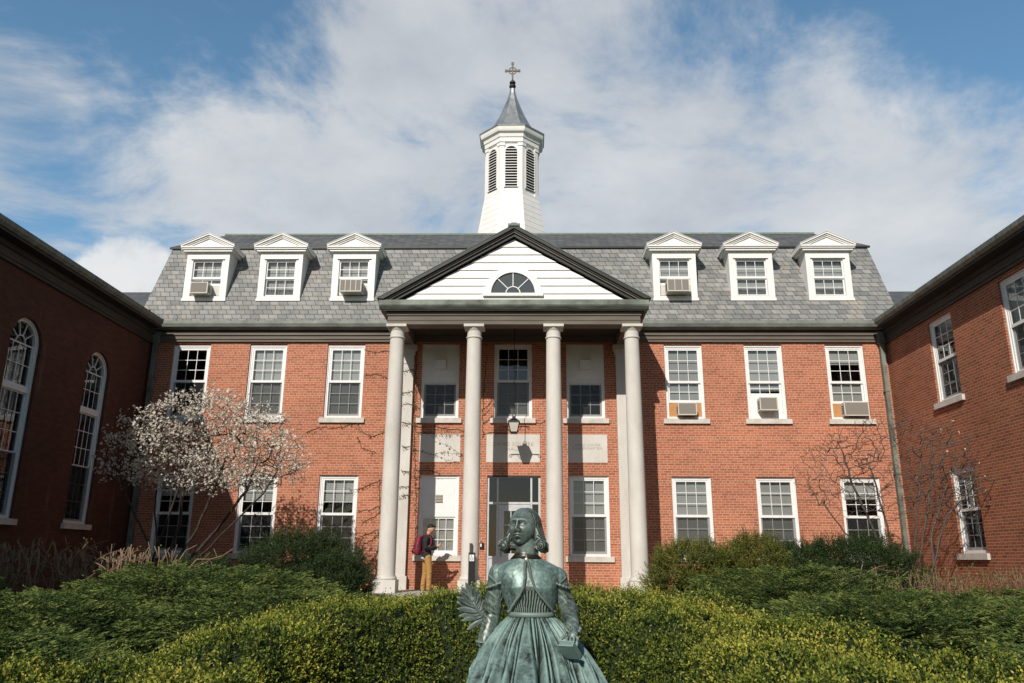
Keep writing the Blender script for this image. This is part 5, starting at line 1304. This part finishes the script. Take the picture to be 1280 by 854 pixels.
for z in np.linspace(.30, 1.285, 130):
    cx, cy, rx, ry = [float(q) for q in np.mean([interp_row(SK, min(1.285, z + e_)) for e_ in np.linspace(-.045, .045, 9) * min(1, max(0, (1.285 - z) / .06))], 0)]; th = np.linspace(0, 2 * PI, NA_, endpoint=False)
    amp = np.interp(z, [.3, .9, 1.1, 1.2, 1.26, 1.285], [.062, .056, .044, .028, .016, .006]); sh = np.zeros(NA_)
    for p, w_, d_, dd in zip(fp, fw, fd, dr_):
        dv = (th - (p + dd * (1.285 - z) * 1.6) + PI) % (2 * PI) - PI; sh -= d_ * np.exp(-(dv / w_) ** 2)
    for p, w_, z0 in zip(fp2, fw2, z02):
        dv = (th - p - .2 * (z - z0) + PI) % (2 * PI) - PI; sh -= .45 * np.exp(-(dv / w_) ** 2) * math.exp(-((z - z0) / .16) ** 2)
    sh += .12 * np.sin(th * 5 + z * 9) ; r_ = amp * sh
    lap = .02 * math.exp(-((z - 1.02) / .12) ** 2)
    rings.append([(cx + (rx + r_[k]) * math.cos(th[k]), cy + (ry + r_[k] + (lap if math.sin(th[k]) < 0 else 0) * abs(math.cos(th[k] * 1))) * math.sin(th[k]), z) for k in range(NA_)])
sk.rings(rings, True, True); part('skirt', sk, M['bronze_skirt'], stt, smooth=True)
# seat lump beside the hand, seat and plinth
se = MB(); se.ball((.13, 4.98, .84), .085, 14, (1.0, 1.3, .95)); se.ball((.10, 5.02, .72), .13, 14, (1.0, 1.4, 1.2)); se.box(.08, .82, 5.0, 5.42, .30, .98)
me = fuse(se, .008, 'seat', M['bronze_skirt'], 6, tuple(wloc(stt))); put('seat', me, stt)
part('plinth', MB().box(-.12, 1.06, 4.12, 5.52, 0, .31), M['stone'], stt)
# book
bkm = Matrix.Rotation(R(-28), 3, 'Z') @ Matrix.Rotation(R(-38), 3, 'X'); bc = Vector((.664, 4.662, 1.118)); bo = MB(); cv = MB()
def bbox(mb_, x0, x1, y0, y1, z0, z1):
    P = [bc + bkm @ Vector(p) for p in [(x0, y0, z0), (x1, y0, z0), (x1, y1, z0), (x0, y1, z0), (x0, y0, z1), (x1, y0, z1), (x1, y1, z1), (x0, y1, z1)]]
    mb_.add(P, [(0, 3, 2, 1), (4, 5, 6, 7), (0, 1, 5, 4), (1, 2, 6, 5), (2, 3, 7, 6), (3, 0, 4, 7)])
bbox(cv, -.044, .044, -.062, .062, .011, .016); bbox(cv, -.044, .044, -.062, .062, -.016, -.011); bbox(cv, .042, .047, -.062, .062, -.016, .016); bbox(bo, -.040, .042, -.058, .058, -.011, .011)
bk_ = part('book', cv, M['bronze_skirt'], stt); part('pages', bo, M['bronze_dark'], bk_)
# palm branch
pbm = MB(); rach = [(.21, 5.08, 1.20), (.175, 5.07, 1.25), (.14, 5.05, 1.285), (.115, 5.03, 1.32), (.10, 5.02, 1.35)]
pbm.tube(rach, [.011, .010, .008, .006, .004], 8)
def leaflet(mb_, p, d, ln, wd2):
    p = Vector(p); d = Vector(d).normalized(); W2 = d.cross(Vector((0, -1, 0))).normalized(); N2 = d.cross(W2)
    rings = []
    for i in range(9):
        t = i / 8; w_ = wd2 * math.sin(PI * min(1, t * .93 + .07)) ** .7 + .0006; c = p + d * ln * t + N2 * (.02 * math.sin(PI * t))
        rings.append([tuple(c + W2 * w_ * math.cos(a) + N2 * w_ * .30 * math.sin(a) * (1 + .8 * (abs(math.cos(a)) < .3))) for a in np.linspace(0, 2 * PI, 10, endpoint=False)])
    mb_.rings(rings, True, True)
leafp = []
for i in range(9):
    t = i / 8; q = .28 + .72 * t; idx = q * (len(rach) - 1); a = int(min(idx, len(rach) - 2)); f = idx - a
    p = Vector(rach[a]).lerp(Vector(rach[a + 1]), f)
    ang = R(205 - 88 * t + rs.normal() * 4); leaflet(pbm, p, (math.cos(ang), -.25 + .1 * rs.normal(), math.sin(ang)), .14 - .02 * abs(t - .4), .0165)
    ang = R(38 + 62 * t + rs.normal() * 4); leaflet(pbm, p, (math.cos(ang), -.2 + .1 * rs.normal(), math.sin(ang)), .078 + .03 * t, .0150)
part('palm_branch', pbm, M['bronze_dark'], stt, smooth=True)

# ================================================================== PERSON
px, py, pz = -2.22, 21.0, .80
per = empty('person', (px, py, pz), 'person in black jacket and tan trousers looking down at a phone on the porch', 'person')
def Wp(x, y, z): return (px + x, py + y, pz + z)
hd = MB(); hc = Wp(.075, 0, 1.545)
HMp = head_shape(hd, hc, R(90), R(26), .96, 64, 48)
for s in (-1, 1):
    v = HMp @ Vector((s * .077, .006, -.010)); hd.ball((hc[0] + v.x, hc[1] + v.y, hc[2] + v.z), .018, 8, (.9, .5, 1.3))
limb(hd, [Wp(-.01, 0, 1.36), Wp(.01, 0, 1.42), Wp(.045, 0, 1.50)], [.066, .056, .056])
limb(hd, [Wp(-.02, 0, 1.32), Wp(-.02, 0, .95)], [.08, .09])
for s in (-1, 1):
    limb(hd, [Wp(.0, s * .15, 1.30), Wp(-.02, s * .20, 1.10), Wp(.20, s * .10, 1.08), Wp(.26, s * .055, 1.105)], [.04, .035, .027, .026])
    limb(hd, [Wp(.26, s * .055, 1.105), Wp(.305, s * .045, 1.13)], [.026, .030], 10)
    for q in range(4): finger(hd, Wp(.315, s * (.055 - .008 * q), 1.118 + .018 * q), (.7, -s * .3, .4), (.2, -s * 1, .2), .062, .0085)
    finger(hd, Wp(.30, s * .03, 1.15), (.8, -s * .1, .5), (.6, -s * .3, .2), .05, .0095)
limb(hd, [Wp(-.03, .09, .90), Wp(-.055, .095, .46), Wp(-.105, .095, .08)], [.07, .045, .035]); limb(hd, [Wp(.0, -.09, .90), Wp(.075, -.095, .46), Wp(.07, -.095, .08)], [.07, .045, .035])
put('body', fuse(hd, .0075, 'body', M['skin'], 1, tuple(wloc(per))), per)
hr = MB()
def hpp(x, y, z): v = HMp @ (Vector((x, y, z)) * .96); return (hc[0] + v.x, hc[1] + v.y, hc[2] + v.z)
rings = []
for i in range(25):
    ph = -PI / 2 + PI * i / 24; rings.append([hpp(math.cos(ph) * math.cos(t) * .085, .020 + math.cos(ph) * math.sin(t) * .098, .040 + math.sin(ph) * .094) for t in np.linspace(0, 2 * PI, 36, endpoint=False)])
hr.rings(rings, True, True); hr.ball(hpp(0, -.048, .100), .042, 12, (1.2, 1, .6))
put('hair', fuse(hr, .008, 'hair', M['hairb'], 1, tuple(wloc(per))), per)
jk = MB()
jr = [(.80, .135, .175), (.90, .130, .175), (1.0, .115, .165), (1.1, .118, .175), (1.2, .128, .19), (1.28, .130, .195), (1.34, .115, .18), (1.38, .085, .13), (1.41, .062, .085)]
jk.rings([[Wp(-.02 + (.01 if z > 1.3 else 0) + rx * math.cos(a), ry * math.sin(a), z) for a in np.linspace(0, 2 * PI, 32, endpoint=False)] for z, rx, ry in jr], True, True)
for s in (-1, 1): limb(jk, [Wp(-.01, s * .165, 1.315), Wp(-.035, s * .215, 1.20), Wp(-.02, s * .225, 1.075), Wp(.09, s * .17, 1.06), Wp(.22, s * .085, 1.085)], [.072, .064, .058, .052, .042])
limb(jk, [Wp(-.05, -.05, 1.415), Wp(-.055, .05, 1.415)], [.035, .035])
put('jacket', fuse(jk, .010, 'jacket', M['jacket'], 3, tuple(wloc(per))), per)
tr = MB(); tr.rings([[Wp(-.01 + rx * math.cos(a), ry * math.sin(a), z) for a in np.linspace(0, 2 * PI, 32, endpoint=False)] for z, rx, ry in ((.76, .125, .17), (.84, .128, .172), (.93, .115, .165))], True, True)
limb(tr, [Wp(-.03, .09, .82), Wp(-.045, .095, .62), Wp(-.055, .095, .46), Wp(-.085, .095, .25), Wp(-.105, .095, .05)], [.098, .088, .072, .066, .062])
limb(tr, [Wp(.02, -.09, .82), Wp(.06, -.095, .62), Wp(.075, -.095, .46), Wp(.075, -.095, .25), Wp(.07, -.095, .05)], [.098, .088, .074, .067, .063])
for (x, y, z) in ((.12, -.095, .44), (.10, -.10, .30), (-.02, .095, .40), (.08, -.095, .12), (-.09, .095, .14)): tr.tube([Wp(x - .08, y - .05, z), Wp(x, y - .075, z + .02), Wp(x + .03, y - .03, z + .03)], [.006, .012, .006], 8)
put('trousers', fuse(tr, .010, 'trousers', M['khaki'], 3, tuple(wloc(per))), per)
for (x, y) in ((-.10, .095), (.075, -.095)):
    b = MB(); limb(b, [Wp(x - .03, y, .045), Wp(x + .06, y, .042), Wp(x + .15, y, .036)], [.045, .044, .035]); b.box(px + x - .07, px + x + .18, py + y - .045, py + y + .045, pz + .002, pz + .025)
    part('shoe', b, M['shoe'], per, smooth=True)
part('shirt_tail', MB().rings([[Wp(-.03 + rx * math.cos(a), ry * math.sin(a), z) for a in np.linspace(0, 2 * PI, 28, endpoint=False)] for z, rx, ry in ((.795, .128, .168), (.80, .132, .172), (.84, .128, .168))], True, True), M['shirt'], per, smooth=True)
# backpack (worn)
bpk = empty('backpack', (px - .26, py, pz + 1.1), 'maroon backpack worn by the person on the porch', 'backpack')
b = MB(); b.rings([[Wp(-.235 + dx + rx * math.cos(a), ry * math.sin(a) , z) for a in np.linspace(0, 2 * PI, 32, endpoint=False)] for z, dx, rx, ry in ((.89, -.01, .05, .12), (.92, -.02, .10, .15), (1.02, -.02, .12, .16), (1.15, -.01, .11, .155), (1.27, .01, .09, .14), (1.34, .03, .055, .11), (1.36, .035, .02, .06))], True, True)
limb(b, [Wp(-.34, -.09, .98), Wp(-.34, .09, .98)], [.06, .06]); put('bag', fuse(b, .010, 'bag', M['maroon'], 4, tuple(wloc(bpk))), bpk)
b = MB()
for s in (-1, 1): b.tube([Wp(-.16, s * .09, 1.32), Wp(-.09, s * .11, 1.40), Wp(.02, s * .12, 1.385), Wp(.10, s * .13, 1.30), Wp(.11, s * .15, 1.18), Wp(.03, s * .17, 1.02), Wp(-.15, s * .14, .95)], .018, 8, 1)
part('strap', b, M['maroon'], bpk, smooth=True)
b = MB().tube([Wp(-.22, -.155, 1.20), Wp(-.27, -.168, 1.08), Wp(-.22, -.165, .96)], .012, 6); b.tube([Wp(-.30, -.13, .90), Wp(-.31, -.12, .80), Wp(-.29, -.12, .72)], .012, 6); b.tube([Wp(-.17, 0, 1.36), Wp(-.20, 0, 1.40), Wp(-.23, 0, 1.37)], .010, 6)
part('webbing', b, M['strap'], bpk, smooth=True)
pm = Matrix.Rotation(R(-50), 3, 'Y'); ph_ = MB(); P = [Vector(Wp(.35, 0, 1.155)) + pm @ Vector(q) for q in [(x, y, z) for z in (-.005, .005) for x, y in ((-.07, -.036), (.07, -.036), (.07, .036), (-.07, .036))]]
ph_.add(P, [(0, 3, 2, 1), (4, 5, 6, 7), (0, 1, 5, 4), (1, 2, 6, 5), (2, 3, 7, 6), (3, 0, 4, 7)])
o = put('phone', ph_.mesh('phone', M['phone'])); tag(o, 'small dark phone held in the hands of the person on the porch', 'phone')

# ================================================================== CAMERA, LIGHT, SKY
F_, PIT, YAW, ROL = 982.2458, .2703, -.0245, .0070
def ray(u, v):
    u -= 640; v -= 427; cr, sr = math.cos(ROL), math.sin(ROL)
    a = u * cr + v * sr; b = -u * sr + v * cr; d = (a / F_, 1, -b / F_)
    cp, sp = math.cos(PIT), math.sin(PIT); y = d[1] * cp - d[2] * sp; z = d[1] * sp + d[2] * cp; x = d[0]
    cy, sy = math.cos(YAW), math.sin(YAW); return Vector((x * cy + y * sy, -x * sy + y * cy, z))
cam = bpy.data.cameras.new('camera'); co = bpy.data.objects.new('camera', cam); COL.objects.link(co); S.camera = co
fw_ = ray(640, 427); rt = (ray(641, 427) - fw_).normalized(); up = (fw_ - ray(640, 428)).normalized(); fw_ = fw_.normalized()
co.matrix_world = Matrix(((rt.x, up.x, -fw_.x, .4476), (rt.y, up.y, -fw_.y, 0), (rt.z, up.z, -fw_.z, 1.6), (0, 0, 0, 1)))
cam.sensor_width = 36; cam.lens = F_ * 36 / 1280; cam.clip_end = 3000; cam.clip_start = .05

sd = Vector((.325, 1, -.71)).normalized()
sun = bpy.data.lights.new('sun', 'SUN'); sun.energy = 4.6; sun.angle = R(.53); sun.color = (1, .93, .84)
so_ = bpy.data.objects.new('sun', sun); COL.objects.link(so_); so_.rotation_euler = sd.to_track_quat('-Z', 'Y').to_euler(); so_.location = (-8, -20, 25)
wd = bpy.data.worlds.new('World'); S.world = wd; wd.use_nodes = True; nt = wd.node_tree; nt.nodes.clear()
out = N(nt, 'OutputWorld'); bg = N(nt, 'Background'); L(nt, bg.outputs[0], out.inputs[0]); bg.inputs[1].default_value = .08
sky = N(nt, 'TexSky'); sky.sky_type = 'NISHITA'; sky.sun_disc = False; sky.sun_elevation = math.asin(-sd.z)
sky.sun_rotation = math.atan2(-sd.x, -sd.y); sky.air_density = 1.0; sky.dust_density = .8; sky.ozone_density = 1.2; sky.altitude = 200
tc = N(nt, 'TexCoord'); V = tc.outputs['Generated']
sep = N(nt, 'SeparateXYZ'); L(nt, V, sep.inputs[0])
zz = math_(nt, 'ADD', math_(nt, 'MAXIMUM', sep.outputs[2], 0), .22)
cmb = N(nt, 'CombineXYZ'); L(nt, math_(nt, 'DIVIDE', sep.outputs[0], zz), cmb.inputs[0]); L(nt, math_(nt, 'DIVIDE', sep.outputs[1], zz), cmb.inputs[1])
n1 = noise_tex(nt, cmb.outputs[0], 2.0, 10, .64); n1.inputs['Distortion'].default_value = .35
n2 = noise_tex(nt, cmb.outputs[0], .55, 4, .5)
dens = math_(nt, 'ADD', math_(nt, 'ADD', math_(nt, 'MULTIPLY', n1.outputs[0], 2.5), -.82), math_(nt, 'MULTIPLY', n2.outputs[0], .5))
# broad cloud banks and clear gaps, as directions in the sky
blobs = [((470, 170), 17, .30), ((560, 80), 14, .18), ((880, 130), 18, .34), ((1010, 230), 16, .20), ((330, 250), 11, .18), ((60, 160), 13, .34), ((230, 110), 9, .12), ((1180, 210), 12, .10),
         ((160, 10), 16, -.28), ((650, 190), 6, -.10), ((120, 300), 9, -.22), ((1090, -10), 15, -.34), ((1250, 80), 9, -.14), ((250, 60), 9, -.12), ((30, 260), 7, .06), ((1270, 330), 10, .10), ((690, 20), 8, -.05), ((300, 170), 8, -.05)]
back = N(nt, 'MapRange', interpolation_type='SMOOTHSTEP'); L(nt, sep.outputs[1], back.inputs[0])
back.inputs[1].default_value = .1; back.inputs[2].default_value = .62; back.inputs[3].default_value = -.6; back.inputs[4].default_value = 0
dens = math_(nt, 'ADD', dens, back.outputs[0])
hi = N(nt, 'MapRange', interpolation_type='SMOOTHSTEP'); L(nt, sep.outputs[2], hi.inputs[0]); hi.inputs[1].default_value = .62; hi.inputs[2].default_value = .85; hi.inputs[3].default_value = 0; hi.inputs[4].default_value = -.7
dens = math_(nt, 'ADD', dens, hi.outputs[0])
for (u, v), deg, wgt in blobs:
    d = ray(u, v).normalized(); vm = N(nt, 'VectorMath', operation='DOT_PRODUCT'); L(nt, V, vm.inputs[0]); vm.inputs[1].default_value = d
    mr = N(nt, 'MapRange', interpolation_type='SMOOTHSTEP'); L(nt, vm.outputs['Value'], mr.inputs[0])
    mr.inputs[1].default_value = math.cos(R(deg)); mr.inputs[2].default_value = 1.0; mr.inputs[3].default_value = 0; mr.inputs[4].default_value = wgt
    dens = math_(nt, 'ADD', dens, mr.outputs[0])
mk = N(nt, 'MapRange', interpolation_type='SMOOTHSTEP'); L(nt, dens, mk.inputs[0]); mk.inputs[1].default_value = .52; mk.inputs[2].default_value = 1.12; mk.inputs[3].default_value = .03; mk.inputs[4].default_value = .93
n3 = noise_tex(nt, cmb.outputs[0], 2.2, 6, .6)
ccol = ramp(nt, n3.outputs[0], [(.3, (5.8, 6.3, 7.0)), (.66, (8.9, 9.1, 9.3))])
ctr = ray(640, 250).normalized(); vmf = N(nt, 'VectorMath', operation='DOT_PRODUCT'); L(nt, V, vmf.inputs[0]); vmf.inputs[1].default_value = ctr
front = N(nt, 'MapRange', interpolation_type='SMOOTHSTEP'); L(nt, vmf.outputs['Value'], front.inputs[0]); front.inputs[1].default_value = math.cos(R(62)); front.inputs[2].default_value = math.cos(R(40)); front.inputs[3].default_value = .85; front.inputs[4].default_value = 1.9
hs = N(nt, 'HueSaturation'); hs.inputs['Saturation'].default_value = 1.18; hs.inputs['Value'].default_value = 1.75; hs.inputs['Hue'].default_value = .487; L(nt, sky.outputs[0], hs.inputs['Color']); L(nt, front.outputs[0], hs.inputs['Value'])
col = mixc(nt, mk.outputs[0], hs.outputs[0], ccol.outputs[0])
# one small bright cumulus low over the left wing
cum = None
for (u, v), deg in (((155, 362), 4.2), ((124, 358), 2.8), ((180, 356), 3.4), ((168, 342), 2.4), ((205, 385), 3.6)):
    d = ray(u, v).normalized(); vm = N(nt, 'VectorMath', operation='DOT_PRODUCT'); L(nt, V, vm.inputs[0]); vm.inputs[1].default_value = d
    mr = N(nt, 'MapRange', clamp=True); L(nt, vm.outputs['Value'], mr.inputs[0]); mr.inputs[1].default_value = math.cos(R(deg)); mr.inputs[2].default_value = 1.0; mr.inputs[3].default_value = 0; mr.inputs[4].default_value = 1
    cum = mr.outputs[0] if cum is None else math_(nt, 'MAXIMUM', cum, mr.outputs[0])
n4 = noise_tex(nt, V, 26, 6, .62)
cm = math_(nt, 'ADD', cum, math_(nt, 'MULTIPLY', math_(nt, 'SUBTRACT', n4.outputs[0], .5), .9))
cmk = N(nt, 'MapRange', interpolation_type='SMOOTHSTEP'); L(nt, cm, cmk.inputs[0]); cmk.inputs[1].default_value = .16; cmk.inputs[2].default_value = .55; cmk.inputs[3].default_value = 0; cmk.inputs[4].default_value = .9
gate = math_(nt, 'MULTIPLY', cmk.outputs[0], math_(nt, 'MULTIPLY', cum, 8, True))
n5 = noise_tex(nt, V, 14, 5, .6); col = mixc(nt, gate, col, ramp(nt, n5.outputs[0], [(.35, (8.0, 8.3, 8.8)), (.6, (10.4, 10.5, 10.5))]).outputs[0])
L(nt, col, bg.inputs[0])

wd.cycles.sampling_method = 'MANUAL'; wd.cycles.sample_map_resolution = 512
S.render.engine = 'CYCLES'; S.view_settings.view_transform = 'Standard'; S.view_settings.look = 'None'; S.view_settings.gamma = 1; S.view_settings.exposure = 0
S.cycles.max_bounces = 6; S.cycles.transparent_max_bounces = 12; S.cycles.caustics_reflective = False; S.cycles.caustics_refractive = False
S.render.resolution_x = 1024; S.render.resolution_y = 683; S.cycles.use_denoising = True
